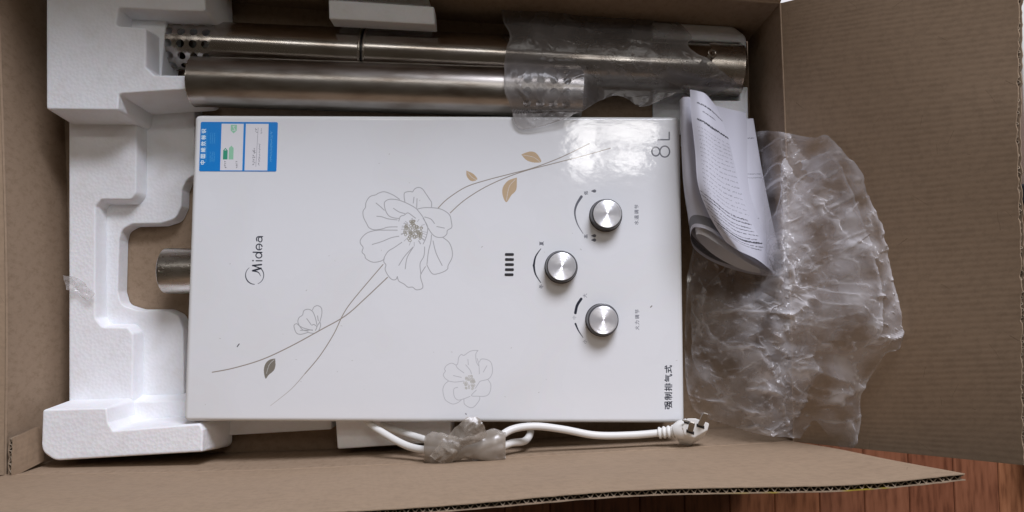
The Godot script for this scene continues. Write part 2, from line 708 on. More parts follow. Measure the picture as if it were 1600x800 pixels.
func foam_part(called: String, parent: Node3D, points: Array, y0: float, y1: float, b := 0.0022, draft := 0.0) -> void:
	var s := Shape.new()
	s.prism(outline(points, y1), edge(y0, y1, b, draft))
	part(called, s.mesh(), mats.foam, parent)


func build_foam() -> void:
	var f := thing("foam_end_cap", "large white stepped foam block filling the left end of the carton", "foam packing")
	var r := 0.013
	foam_part("base_plate", f, [[112, 128], [304, 128], [304, 272], [291, 281, r], [284, 296, r], [283, 322, r], [274, 342, r], [252, 349, r], [206, 350, r], [190, 359, r], [186, 376, r],
		[184, 456, r], [190, 477, r], [216, 485, r], [262, 485, r], [279, 493, r], [286, 515, r], [288, 650], [112, 650]], 0.0095, 0.030, 0.002, 0.0015)
	foam_part("step", f, [[107, 120], [214, 120], [213, 303, 0.01], [204, 312, 0.004], [158, 312, 0.006], [149, 322, 0.006], [149, 497, 0.008], [160, 511, 0.008], [199, 511, 0.006], [208, 521, 0.006], [207, 652], [107, 652]], 0.028, 0.050, 0.0025, 0.004)
	foam_part("ledge", f, [[196, 628], [300, 626], [300, 674], [196, 674]], 0.027, 0.050, 0.0025, 0.007)
	foam_part("rail", f, [[300, 640], [518, 640], [518, 671, 0.003], [330, 682]], 0.0095, 0.036, 0.002)
	foam_part("corner_block", f, [[66, 640, 0.004], [166, 637, 0.003], [169, 660, 0.004], [177, 673, 0.003], [312, 662, 0.004], [317, 672, 0.003], [316, 706, 0.002], [86, 720, 0.018], [64, 706, 0.018]], 0.029, FACE, 0.0024, 0.007)
	foam_part("corner_block", f, [[72, -70], [318, -66], [321, 17, 0.004], [264, 16], [185, 12, 0.003], [181, 40, 0.003], [228, 44, 0.003], [228, 105, 0.003], [241, 117, 0.003], [299, 118, 0.003], [299, 139, 0.003],
		[186, 147, 0.004], [184, 172, 0.003], [72, 171, 0.004]], 0.029, FACE, 0.0024, 0.006)
	foam_part("cradle", f, [[170, 0], [262, 0], [251, 128], [170, 128]], 0.028, 0.074, 0.002)

	var g := thing("foam_corner", "white foam corner piece under the right ends of the flue pipes", "foam packing")
	foam_part("upper_pad", g, [[1020, 34], [1146, 41, 0.012], [1166, 56, 0.012], [1167, 93, 0.002], [1157, 92], [1157, 66, 0.003], [1020, 60]], 0.0095, 0.056, 0.0025)
	foam_part("lower_pad", g, [[1157, 136], [1169, 135, 0.002], [1170, 216], [1076, 216], [1076, 156], [1156, 157]], 0.0095, 0.056, 0.0025)
	foam_part("floor_pad", g, [[1020, 50], [1160, 54], [1161, 210], [1020, 210]], 0.0092, 0.0125, 0.001)

	var h := thing("foam_spacer", "small white foam strip wedged between the upper flue pipe and the carton wall", "foam packing")
	foam_part("strip", h, [[513, -1, 0.002], [678, 10, 0.002], [680, 38, 0.002], [514, 29, 0.002]], 0.0745, 0.10, 0.002)
	foam_part("leg", h, [[520, -14], [670, -4], [671, 12], [521, 2]], 0.0095, 0.0745, 0.001)

	var k := thing("foam_wedge", "white foam block under the heater's near edge below the bundled cord", "foam packing")
	foam_part("block", k, [[523, 640], [705, 638], [705, 690, 0.003], [527, 702, 0.003]], 0.0095, 0.062, 0.0025)


# ---------------------------------------------------------------- the heater

func build_heater() -> void:
	var t := thing("water_heater", "white gas water heater with printed flowers and three round knobs", "water heater", HEATER_AT)
	t.rotation.y = heater_turn
	var hx := HEATER_SIZE.x / 2
	var hz := HEATER_SIZE.y / 2
	var paint := plain(lin(1, 1, 1), 0.085)
	paint.albedo_texture = ImageTexture.create_from_image(face_print())
	paint.normal_enabled = true
	paint.normal_texture = bump_texture(noise(FastNoiseLite.TYPE_SIMPLEX_SMOOTH, 0.022, 3, 71), 3.0, 1024)
	paint.normal_scale = 0.055
	var s := Shape.new()
	s.prism(rect(-hx, -hz, hx, hz, 0.0065), edge(0.0135, FACE, 0.0042), HEATER_SIZE)
	part("casing", s.mesh(), paint, t)

	# energy sticker
	var sticker := Shape.new()
	var size := Vector2(0.0925, 0.0600)
	sticker.prism(rect(-size.x / 2, -size.y / 2, size.x / 2, size.y / 2, 0.002), [[0.0, -0.001], [0.0, 0.0003]], size)
	var sm := plain(Color.WHITE, 0.3)
	sm.albedo_texture = ImageTexture.create_from_image(sticker_print())
	var st := part("energy_sticker", sticker.mesh(), sm, t, on_face(373.5, 231.5))
	st.set_meta("label", "blue and white energy label")

	# flame window slots
	var slot := Shape.new()
	slot.prism(rect(-0.0053, -0.0016, 0.0053, 0.0016, 0.0014), edge(-0.002, 0.0005, 0.0003))
	var slot_mesh := slot.mesh()
	for k in 5:
		part("slot", slot_mesh, mats.dark_grey, t, on_face(796.5 - (0.6 if k == 4 else 0.0), 400.5 + 7.9 * k))

	# knobs: skirt and a turned metal cap whose fine rings give the fan of light
	var skirt := Shape.new()
	skirt.lathe([[0.0, 0.0155], [0.0166, 0.0155], [0.0174, 0.0148], [0.0180, 0.012], [0.0188, 0.004], [0.0190, 0.0006], [0.0197, 0.0002], [0.0197, -0.001]].map(func(p): return [p[0], p[1]]), 56)
	var skirt_mesh := skirt.mesh()
	var rng := RandomNumberGenerator.new()
	rng.seed = 3
	var rings := [[0.0, 0.0163]]
	for k in range(1, 56):
		rings.append([0.0160 * k / 55.0, 0.0163 + (0.00001 if k > 53 else (k % 2) * 0.00015 * rng.randf_range(0.3, 1.0))])
	rings.append([0.0164, 0.0159])
	rings.append([0.0164, 0.0150])
	var cap := Shape.new()
	cap.lathe(rings, 64)
	var cap_mesh := cap.mesh(12)
	var alu := plain(lin(0.82, 0.83, 0.86), 0.3, 0.62)
	for p in [[949, 334, 0.7], [878, 416, 0.2], [943, 500, 1.1]]:
		var at := on_face(p[0], p[1])
		# the centre of the cap is measured at the cap's height
		var top := spot(p[0], p[1], FACE + 0.016)
		at = t.transform.affine_inverse() * Vector3(top.x, FACE, top.z)
		var k := part("knob", skirt_mesh, mats.dark_grey, t, at)
		k.rotation.y = p[2]
		part("cap", cap_mesh, alu, k)

	# flue outlet on the left side
	var out := Shape.new()
	var a := t.transform.affine_inverse() * spot(259, 423, 0.055)
	var b := Vector3(-hx + 0.004, a.y, a.z)
	var axis := Basis(Vector3(0, 0, 1), Vector3(-1, 0, 0), Vector3(0, -1, 0))
	var l := b.x - a.x
	out.lathe([[0.0284, 0.0], [0.0284, l - 0.004], [0.0281, l - 0.001], [0.0270, l], [0.0262, l - 0.0012], [0.0258, l - 0.006], [0.0258, 0.002], [0.0, 0.002]], 48, axis, b)
	var o := part("flue_outlet", out.mesh(), mats.steel_bright, t)
	var mark := Shape.new()
	var ring := PackedVector3Array()
	for k in 17:
		var ang := TAU * k / 16.0
		ring.append(Vector3(a.x + 0.0062 + 0.0030 * cos(ang), a.y + 0.0284, a.z + 0.0030 * sin(ang)))
	mark.tube(ring, [0.00045], 6)
	part("stamped_ring", mark.mesh(), mats.steel_bright, o)


func share(x: float, y: float) -> Vector2:
	# a mark of the photograph as a share of the heater's face, left to right and top to bottom
	var v := (y - 181.0) / 478.0
	var left := 305.0 - 18.0 * v
	var right := 1063.0 + 7.0 * v
	return Vector2((x - left) / (right - left), v)


func on_face(x: float, y: float) -> Vector3:
	var p := share(x, y) - Vector2(0.5, 0.5)
	return Vector3(p.x * HEATER_SIZE.x, FACE, p.y * HEATER_SIZE.y)


# ---- print

const FACE_W := 2048
const FACE_H := 1274

var ink: Image
var ink_scale := Vector2.ONE
var ink_face := true


func to_ink(p: Vector2) -> Vector2:
	return share(p.x, p.y) * Vector2(FACE_W, FACE_H) if ink_face else p * ink_scale


func dab(a: Vector2, b: Vector2, ra: float, rb: float, c: Color) -> void:
	var big := maxf(ra, rb) + 1.0
	var x0 := maxi(int(minf(a.x, b.x) - big), 0)
	var x1 := mini(int(maxf(a.x, b.x) + big) + 1, ink.get_width() - 1)
	var y0 := maxi(int(minf(a.y, b.y) - big), 0)
	var y1 := mini(int(maxf(a.y, b.y) + big) + 1, ink.get_height() - 1)
	var ab := b - a
	var len2 := maxf(ab.length_squared(), 1e-6)
	for y in range(y0, y1 + 1):
		for x in range(x0, x1 + 1):
			var p := Vector2(x + 0.5, y + 0.5)
			var t := clampf((p - a).dot(ab) / len2, 0.0, 1.0)
			var cover := clampf(lerpf(ra, rb, t) - p.distance_to(a + ab * t) + 0.5, 0.0, 1.0) * c.a
			if cover > 0.0:
				var old := ink.get_pixel(x, y)
				if cover >= old.a:
					ink.set_pixel(x, y, Color(c.r, c.g, c.b, cover))


func line(points: PackedVector2Array, width: float, c: Color, smooth := true, end_width := -1.0) -> void:
	# width in photograph pixels
	var pts := curve2(points, 5) if smooth and points.size() > 2 else points
	var k := FACE_W / 770.0 if ink_face else ink_scale.x
	var n := pts.size() - 1
	var e := width if end_width < 0.0 else end_width
	for i in n:
		dab(to_ink(pts[i]), to_ink(pts[i + 1]), lerpf(width, e, float(i) / n) * k / 2, lerpf(width, e, float(i + 1) / n) * k / 2, c)


func fill(points: PackedVector2Array, c: Color) -> void:
	var pts := curve2(points, 5)
	var poly := PackedVector2Array()
	var lo := Vector2(1e9, 1e9)
	var hi := -lo
	for p in pts:
		var q := to_ink(p)
		poly.append(q)
		lo = lo.min(q)
		hi = hi.max(q)
	for y in range(maxi(int(lo.y), 0), mini(int(hi.y) + 1, ink.get_height() - 1)):
		for x in range(maxi(int(lo.x), 0), mini(int(hi.x) + 1, ink.get_width() - 1)):
			if Geometry2D.is_point_in_polygon(Vector2(x + 0.5, y + 0.5), poly):
				ink.set_pixel(x, y, c)


func nums(s: String, origin: Vector2, scale: float) -> PackedVector2Array:
	var out := PackedVector2Array()
	for pair in s.split(" ", false):
		var xy := pair.split(",")
		out.append(origin + Vector2(float(xy[0]), float(xy[1])) / scale)
	return out


func art(s: String, origin: Vector2, scale: float, width: float, c: Color) -> void:
	for stroke in s.split(";", false):
		line(nums(stroke, origin, scale), width, c)


const GLYPHS := {
	"qiang": "0,1 3.5,1 3.5,3.5 0.4,3.5 0.3,6 3.6,6 3.3,9 2,9.6;5,.5 9,.5 9,3 5,3 5,.5;4.7,4.2 9.3,4.2 9.3,6.8 4.7,6.8 4.7,4.2;7,3 7,9;4.5,9.3 9.5,8.8;8.6,7.8 9.6,9.8",
	"zhi": "1.5,.5 .5,2.5;1,2 6,2;.2,4 6.2,4;3.4,.3 3.4,9.8;1,5.8 1,8.8;1,5.8 5.8,5.8 5.8,8.6 5,8.6;7.4,1.5 7.4,7;9.3,.5 9.3,9.6 8.2,9.2",
	"pai": ".3,2.5 3.3,2.5;2,.3 2,9.4 1,9;.2,6.2 3.4,5;5.3,.5 5.3,9.8;7.7,.5 7.7,9.8;3.9,2.3 5.3,2.3;3.9,4.7 5.3,4.7;3.7,7.2 5.3,7;7.7,2.3 9.6,2.3;7.7,4.7 9.6,4.7;7.7,7 9.8,7",
	"qi": "2.5,.3 .5,3.2;2,1.8 9,1.8;2,3.6 8,3.6;1,5.4 7.6,5.4 7.8,8 8.8,9.6 9.6,9.4 9.7,7.8",
	"shi": ".5,2.6 9.5,2.6;1,5 5,5;3,5 3,8.6;.5,9 5.6,8;6,.4 6.6,5 8,8.6 9.3,9.5 9.6,7.5;7.8,.6 8.8,1.6",
	"shui": "5,.3 5,9.5 3.8,9;.8,3.2 3.8,3.2 .6,8;8.8,2 5.6,4.6;5.4,4.2 9.6,8.6",
	"wen": ".8,1 2,2;.3,4 1.5,5;.5,9.3 2.2,6;4,.6 8.6,.6 8.6,4.4 4,4.4 4,.6;4,2.5 8.6,2.5;3.6,9 3.6,5.8 9,5.8 9,9;5.4,5.8 5.4,9;7.2,5.8 7.2,9;2.6,9.3 9.8,9.3",
	"tiao": "1,.8 2,2;.3,3.8 1.8,3.8 1.8,8.6 3,7.4;3,9.5 4,6 4,1 9.4,1 9.4,9.4 8.4,9;5.2,3 8.3,3;6.8,1.8 6.8,4.6;5,4.6 8.4,4.6;5.4,6 8,6 8,8.2 5.4,8.2 5.4,6",
	"jie": ".5,2 9.5,2;3,.4 3,3.4;7,.4 7,3.4;1,4.8 8.6,4.8 8.4,7.6 7,7.4;4.4,4.8 4.4,9.8",
	"huo": "5,.4 4.8,4 3,7.5 .6,9.6;5,4.5 7,7.6 9.6,9.6;2,2.6 2.6,4.4;8.4,2.4 7,4.6",
	"li": "1,2.8 8.8,2.8 8.4,8 7.2,9.4 6,8.6;4.6,.4 4.2,5 2.6,8 .6,9.6",
	"gao": "5,.2 5,1.4;.6,1.6 9.4,1.6;3,2.8 7,2.8 7,4.4 3,4.4 3,2.8;1,9.8 1,5.6 9,5.6 9,9.6;3.4,6.8 6.6,6.8 6.6,8.8 3.4,8.8 3.4,6.8",
	"di": "2.8,.4 .4,4.6;1.8,3 1.8,9.8;8.6,.6 4,1.8 4,8 5.6,7.2;4,4.6 9.4,4.6;6.6,1.4 7.2,6 9,9 9.6,7.4;5,9.4 7,9.2",
	"xia": "1,.8 9,.8;5,.8 4.4,2;2.6,2 7.4,2 7.4,6 2.6,6 2.6,2;2.6,3.3 7.4,3.3;2.6,4.6 7.4,4.6;4,6 1,8;3.4,7 7.6,7 5,9 1,9.8;3.6,7.6 9.4,9.8",
	"dong": "3.6,.3 1,4.4;3.2,1.8 7.6,1.8 5,4.8 .8,6.8;3.2,2.6 9.2,6.4;4.4,6.4 6,7.2;3.4,8.4 6.2,9.6",
	"da": ".8,3.2 9.2,3.2;5,.4 4.8,4 3,7.4 .6,9.6;5.2,4 7,7.6 9.6,9.6",
	"xiao": "5,.4 5,9.4 3.8,9;2.4,3.4 .6,7.4;7.4,3.2 9.4,7.2",
	"zhong": "1,2.4 9,2.4 9,6.4 1,6.4 1,2.4;5,.3 5,9.8",
	"guo": ".8,.8 9.2,.8 9.2,9.4 .8,9.4 .8,.8;2.6,2.8 7.4,2.8;3,5 7,5;5,2.8 5,7.6;2.4,7.6 7.6,7.6",
	"neng": "2.4,.4 .8,2.8 4.2,2.6;1,9.6 1,4.2 4.4,4.2 4.4,9.4;1,5.8 4.4,5.8;1,7.4 4.4,7.4;8.6,.8 6,2.2;6,.4 6,4 9.2,4 9.2,3;8.8,5.4 6,6.8;6,5 6,9 9.4,9 9.4,8",
	"xiao4": "2.6,.3 2.8,1.6;.4,2 5,2;1.6,2.8 .6,4.4;3.6,2.8 4.8,4.4;3.8,4.6 .4,9.6;1.2,5 4.6,9;6.8,.4 5.4,4;6.2,2.4 9.6,2.4;8.6,2.4 7.4,7 5,9.6;6.2,4 9.6,9.6",
	"biao": ".4,2.6 4,2.6;2.2,.3 2.2,9.8;2.2,3 .4,6.6;2.4,3.6 3.8,5;5,1.4 9,1.4;4.6,3.8 9.6,3.8;7,3.8 7,9.4 6,9;5.4,5.4 4.4,8;8.4,5.4 9.6,8",
	"shi2": "1,.8 2,2;.3,3.8 1.8,3.8 1.8,8.6 3.2,7.2;4.4,1 9,1 9,5.4 4.4,5.4 4.4,1;5.8,6.4 4,9.6;7.6,6.4 9.6,9.6",
}


func glyph(called: String, centre: Vector2, size: float, width: float, c: Color) -> void:
	# characters are read with the heater upright, so they lie turned a quarter to the left
	for stroke in GLYPHS[called].split(";", false):
		var pts := PackedVector2Array()
		for p in nums(stroke, Vector2(-5, -5), 1.0):
			pts.append(centre + Vector2(p.y, -p.x) * size / 10.0)
		line(pts, width, c, false)


func oval(centre: Vector2, rx: float, ry: float, from := 0.0, to := TAU, steps := 24) -> PackedVector2Array:
	var out := PackedVector2Array()
	for k in steps + 1:
		var a := lerpf(from, to, float(k) / steps)
		out.append(centre + Vector2(cos(a) * rx, sin(a) * ry))
	return out


func drop(centre: Vector2, c: Color) -> void:
	fill(PackedVector2Array([centre + Vector2(-4.2, 0), centre + Vector2(0, -2.2), centre + Vector2(2.6, -2.2), centre + Vector2(3.9, 0), centre + Vector2(2.6, 2.2), centre + Vector2(0, 2.2), centre + Vector2(-4.2, 0)]), c)


func face_print() -> Image:
	ink_face = true
	ink = Image.create(FACE_W, FACE_H, false, Image.FORMAT_RGBA8)
	var white := Color(0.905, 0.91, 0.925)
	ink.fill(Color(white, 0.0))
	var fine := Color(0.57, 0.57, 0.58, 0.72)
	var faint := Color(0.66, 0.66, 0.68, 0.62)
	var stem := Color(0.58, 0.545, 0.50, 0.95)
	var tan_ink := Color(0.78, 0.69, 0.57)
	var dark := Color(0.19, 0.20, 0.24)
	var grey := Color(0.42, 0.43, 0.46)

	# stems
	var z6 := Vector2(540, 220)
	line(nums("465,345 510,300 600,240 700,205 830,170 940,140 1080,85 1220,15", z6, 3.2), 1.3, stem)
	line(nums("525,370 590,310 680,250 780,200 900,155 1050,115 1200,75 1325,38", z6, 3.2), 1.3, stem)
	line(nums("599,417 554,470 537,494 522,525 500,559 477,586", Vector2.ZERO, 1.0), 1.3, stem)
	line(nums("477,586 455,610 423,635", Vector2.ZERO, 1.0), 1.2, Color(stem, 0.6), true, 0.5)
	line(nums("606,437 571,470 540,497 500,519.6 455,544 410,564.6 365,578 332,584.4", Vector2.ZERO, 1.0), 1.5, stem)
	# leaves
	fill(nums("880,72 920,57 950,62 970,85 978,110 940,112 905,100 880,72", z6, 3.2), tan_ink)
	fill(nums("605,155 640,172 660,200 630,208 608,185 605,155", z6, 3.2), tan_ink)
	fill(nums("858,190 815,205 788,240 787,280 805,315 830,280 855,250 858,190", z6, 3.2), tan_ink)
	var z5 := Vector2(320, 460)
	fill(nums("490,458 455,465 425,490 412,530 415,570 425,595 445,570 480,540 492,505 490,458", z5, 4.445), Color(0.52, 0.50, 0.46))
	for rib in [["890,75 940,85 972,108", z6, 3.2], ["612,165 635,190 658,203", z6, 3.2], ["850,200 820,235 806,305", z6, 3.2], ["485,465 450,500 430,560", z5, 4.445]]:
		line(nums(rib[0], rib[1], rib[2]), 0.9, white)
	# big flower
	var z3 := Vector2(550, 280)
	art("315,145 270,115 215,95 175,105 160,115 120,128 95,165 90,200 75,225 78,265 100,310 115,335 150,348 200,342 240,330 300,328;160,170 190,195 215,218;165,258 200,262 240,275 300,282;"
		+ "430,210 400,190 350,165 300,148 250,145 220,160 215,185 225,225 245,255 275,268 310,272;275,205 310,228 350,240;350,160 345,125 350,100 385,92 400,95 415,75 440,65 465,75 490,110 510,140 525,165 525,195;410,130 405,170;430,140 428,200;"
		+ "430,210 480,200 560,203 610,220 645,250 655,290 658,330 630,350 625,375 600,395 560,395 530,375 500,330 470,265 430,212;480,262 520,275 545,305;560,325 610,335;"
		+ "600,397 640,430 660,480 660,530 635,580 630,605 600,625 545,640 520,625 495,580;525,380 520,430 505,490 495,575;535,420 555,500 595,582;"
		+ "330,430 280,465 240,490 215,530 212,560 225,580 220,610 240,650 265,675 290,675 300,655;300,655 310,685 345,705 370,725 400,725 425,742 460,735 468,715 455,670 455,640 485,590;480,460 475,520 450,570 455,640;405,460 350,520 310,582;405,462 365,530 352,605;"
		+ "300,350 230,350 160,352 100,370 60,410 58,440 75,465 68,495 85,515 95,540 140,562 190,555 215,540;135,445 200,425 260,400 310,390;310,290 320,260 345,250 370,235 400,255 420,270;470,270 500,330 490,395 470,440", z3, 4.21, 1.15, fine)
	var rng := RandomNumberGenerator.new()
	rng.seed = 12
	for k in 62:
		var a := rng.randf() * TAU
		var d := sqrt(rng.randf()) * 14.5
		line(oval(Vector2(646.5 + cos(a) * d * 0.95, 365 + sin(a) * d * 1.15), rng.randf_range(1.5, 2.6), rng.randf_range(1.5, 2.6), 0, TAU, 9), 0.9, Color(0.56, 0.54, 0.48, 0.85), false)
	for k in 26:
		var a := rng.randf() * TAU
		line(PackedVector2Array([Vector2(647 + cos(a) * 14, 365 + sin(a) * 17), Vector2(647 + cos(a) * 20, 366 + sin(a) * 22)]), 0.8, Color(fine, 0.6), false)
	# small flower on the stem
	art("720,270 680,260 650,215 655,180 680,160 690,130 720,120 750,135 770,180 780,225;750,125 760,105 785,95 810,110 815,150 800,210;715,280 670,292 640,285 625,255 622,230 640,220 660,235 690,250 750,265;"
		+ "780,240 800,210 805,235 790,270 760,285 715,278;745,230 760,225 780,240 770,265;710,185 740,225;785,165 790,200;665,265 750,262", z5, 4.445, 1.1, fine)
	# faint flower
	var z7 := Vector2(680, 540)
	art("490,70 440,70 390,85 330,125 300,115 270,150 260,215 240,235;240,235 190,212 130,240 110,280 120,300 95,340 115,380 150,405;240,235 260,270 330,320;150,410 230,422 330,410;150,415 110,450 90,510 105,590 130,630 200,665 260,650 300,620;"
		+ "260,480 215,500 220,580 260,620 320,610 400,580;490,70 465,110 470,190 495,240;480,160 500,230 505,330;505,200 530,165 600,175 640,210 655,290 640,350 600,390 520,410 500,430 460,490;600,390 635,450 625,530 580,575 480,578 415,570 470,510;"
		+ "510,585 500,630 425,705 340,670 330,610;350,230 400,290 415,330;375,170 380,230;210,350 300,370;590,240 550,310", z7, 7.27, 1.0, faint)
	for k in 40:
		var a := rng.randf() * TAU
		var d := sqrt(rng.randf()) * 9.0
		line(oval(Vector2(734.5 + cos(a) * d, 599 + sin(a) * d * 1.2), 1.3, 1.5, 0, TAU, 7), 0.8, Color(0.62, 0.61, 0.56, 0.55), false)
	# maker's mark
	var zl := Vector2(360, 350)
	line(nums("325,452 235,462", zl, 6.66), 2.3, dark, false)
	line(nums("235,462 320,492", zl, 6.66), 1.5, dark, false)
	line(nums("320,491 235,516", zl, 6.66), 2.6, dark, false)
	line(nums("235,516 292,532 318,572", zl, 6.66), 2.4, dark, true, 0.4)
	line(oval(zl + Vector2(255, 562) / 6.66, 14.2, 14.2, -2.2, -3.9, 20), 0.5, dark, false, 1.7)
	line(oval(zl + Vector2(255, 562) / 6.66, 14.2, 14.2, 2.38, 1.6, 12), 1.7, dark, false, 0.9)
	line(oval(zl + Vector2(255, 562) / 6.66, 14.2, 14.2, 1.2, -0.9, 20), 0.6, dark, false, 1.4)
	line(nums("330,412 272,412", zl, 6.66), 1.7, dark, false)
	line(nums("240,411 236,411", zl, 6.66), 2.0, dark, false)
	line(oval(zl + Vector2(299, 356) / 6.66, 4.6, 4.1), 1.6, dark, false)
	line(nums("330,325 240,323", zl, 6.66), 1.8, dark, false)
	line(oval(zl + Vector2(302, 268) / 6.66, 4.6, 4.6, 0.62, TAU - 0.15), 1.6, dark, false)
	line(nums("303,298 303,238", zl, 6.66), 1.2, dark, false)
	line(oval(zl + Vector2(313, 190) / 6.66, 2.9, 3.9), 1.5, dark, false)
	line(nums("338,160 290,162 275,180 279,205", zl, 6.66), 1.6, dark)
	# knob scales
	var k1 := Vector2(880, 280)
	line(nums("192,195 142,280 124,370 150,480 210,582", k1, 6.66), 4.2, grey, true, 0.7)
	drop(k1 + Vector2(320, 135) / 6.66, grey)
	drop(k1 + Vector2(320, 605) / 6.66, grey)
	drop(k1 + Vector2(320, 650) / 6.66, grey)
	glyph("di", k1 + Vector2(240, 155) / 6.66, 6.0, 0.75, grey)
	glyph("gao", k1 + Vector2(240, 612) / 6.66, 6.0, 0.75, Color(grey, 0.8))
	var k2 := Vector2(830, 370)
	line(nums("138,192 66,300 40,425", k2, 8.89), 0.9, dark, true, 3.3)
	line(nums("40,425 64,545 138,664", k2, 8.89), 3.3, dark, true, 0.8)
	glyph("xia", k2 + Vector2(147, 118) / 8.89, 6.5, 0.8, grey)
	glyph("dong", k2 + Vector2(142, 715) / 8.89, 6.5, 0.8, Color(grey, 0.8))
	var k3 := Vector2(880, 450)
	line(nums("208,142 162,215 142,300", k3, 7.27), 4.0, dark)
	line(nums("143,422 178,500 230,576", k3, 7.27), 2.8, dark, true, 0.6)
	glyph("da", k3 + Vector2(250, 105) / 7.27, 6.2, 0.75, Color(grey, 0.7))
	glyph("zhong", k3 + Vector2(130, 352) / 7.27, 6.0, 0.6, Color(grey, 0.45))
	glyph("xiao", k3 + Vector2(250, 622) / 7.27, 6.2, 0.75, Color(grey, 0.6))
	var names := ["shui", "wen", "tiao", "jie"]
	for k in 4:
		glyph(names[k], Vector2(995, 350 - 8.4 * k), 6.6, 0.75, Color(grey, 0.85))
	names = ["huo", "li", "tiao", "jie"]
	for k in 4:
		glyph(names[k], Vector2(996, 514 - 8.4 * k), 6.6, 0.75, Color(grey, 0.85))
	names = ["qiang", "zhi", "pai", "qi", "shi"]
	for k in 5:
		glyph(names[k], Vector2(1044.8, 632 - 13.7 * k), 11.6, 1.35, dark)
	# 8 L
	line(oval(Vector2(1025, 237), 6.2, 7.0), 2.2, grey, false)
	line(oval(Vector2(1039, 237), 7.6, 8.8), 2.0, grey, false)
	line(PackedVector2Array([Vector2(1029, 218), Vector2(1046, 218), Vector2(1046, 206)]), 2.0, grey, false)
	# specks and rubbed marks
	line(PackedVector2Array([Vector2(371, 545), Vector2(374, 541)]), 1.4, Color(0.3, 0.3, 0.32), false)
	line(PackedVector2Array([Vector2(728, 646), Vector2(729, 647)]), 1.6, Color(0.5, 0.5, 0.52), false)
	line(PackedVector2Array([Vector2(1017, 482), Vector2(1019, 480)]), 1.5, Color(0.5, 0.48, 0.46), false)
	for k in 34:
		var p := Vector2(rng.randf_range(300, 1060), rng.randf_range(190, 652))
		line(PackedVector2Array([p, p + Vector2(rng.randf_range(-2, 2), rng.randf_range(-1.5, 1.5))]), rng.randf_range(0.5, 1.1), Color(0.55, 0.53, 0.50, rng.randf_range(0.15, 0.5)), false)

	var out := Image.create(FACE_W, FACE_H, false, Image.FORMAT_RGBA8)
	out.fill(white)
	# handling smudges and a creamy tone along the worn edges
	var smudge := noise(FastNoiseLite.TYPE_SIMPLEX_SMOOTH, 0.004, 4, 77).get_image(FACE_W / 4, FACE_H / 4)
	var soil := Image.create(FACE_W / 4, FACE_H / 4, false, Image.FORMAT_RGBA8)
	for y in FACE_H / 4:
		for x in FACE_W / 4:
			var rim := minf(minf(x, FACE_W / 4 - 1 - x), minf(y, FACE_H / 4 - 1 - y))
			var a := maxf(0.0, smudge.get_pixel(x, y).r - 0.5) * 0.16 + 0.20 * clampf(1.0 - rim / 5.0, 0.0, 1.0)
			soil.set_pixel(x, y, Color(0.74, 0.72, 0.64, a))
	soil.resize(FACE_W, FACE_H, Image.INTERPOLATE_BILINEAR)
	out.blend_rect(soil, Rect2i(0, 0, FACE_W, FACE_H), Vector2i.ZERO)
	out.blend_rect(ink, Rect2i(0, 0, FACE_W, FACE_H), Vector2i.ZERO)
	out.convert(Image.FORMAT_RGB8)
	return out


func sticker_print() -> Image:
	# drawn on a 790 x 520 layout
	ink_face = false
	ink_scale = Vector2(0.9, 0.9)
	var w := 711
	var h := 468
	ink = Image.create(w, h, false, Image.FORMAT_RGBA8)
	var blue := Color(0.07, 0.52, 0.84)
	ink.fill(Color(blue, 0.0))
	var paper := Color(0.90, 0.90, 0.92)
	var out := Image.create(w, h, false, Image.FORMAT_RGBA8)
	out.fill(blue)
	out.fill_rect(Rect2i(193, 17, 204, 442), paper)
	out.fill_rect(Rect2i(417, 17, 210, 442), paper)
	var names := ["zhong", "guo", "neng", "xiao4", "biao", "shi2"]
	for k in 6:
		glyph(names[k], Vector2(34, 428 - 66 * k), 46, 8.5, Color(0.86, 0.93, 0.98))
	var pale := Color(0.55, 0.80, 0.95)
	var rng := RandomNumberGenerator.new()
	rng.seed = 8
	small_print(Vector2(66, 420), 330, 7, Color(0.62, 0.83, 0.96), rng)
	for x in [108, 128, 148]:
		small_print(Vector2(x, 420), 100, 9, pale, rng)
	for x in [104, 124, 146]:
		small_print(Vector2(x, 230), 110, 8, pale, rng)
	# grade arrow, bars and captions
	var green := Color(0.60, 0.82, 0.70)
	fill_flat("310,30 372,30 372,90 340,122 310,90", green)
	line(nums("328,88 356,88 330,46 354,44", Vector2.ZERO, 1.0), 7, paper, false)
	fill_flat("240,395 285,395 285,300 262,274 240,300", Color(0.22, 0.62, 0.50))
	fill_flat("298,395 345,395 345,275 322,250 298,275", green)
	fill_flat("250,300 262,286 275,300", paper)
	for x in [262, 378]:
		small_print(Vector2(x, 486), 66, 16, Color(0.2, 0.2, 0.24), rng)
	line(nums("590,60 578,470", Vector2.ZERO, 1.0), 2.5, Color(0.4, 0.4, 0.45), false)
	small_print(Vector2(552, 456), 150, 20, Color(0.15, 0.15, 0.2), rng)
	small_print(Vector2(556, 330), 60, 10, Color(0.2, 0.2, 0.25), rng)
	small_print(Vector2(608, 456), 220, 13, Color(0.25, 0.25, 0.3), rng)
	small_print(Vector2(572, 110), 36, 18, Color(0.2, 0.2, 0.25), rng)
	small_print(Vector2(620, 122), 52, 12, Color(0.35, 0.35, 0.4), rng)
	small_print(Vector2(726, 420), 320, 16, pale, rng)
	out.blend_rect(ink, Rect2i(0, 0, w, h), Vector2i.ZERO)
	out.convert(Image.FORMAT_RGB8)
	return out


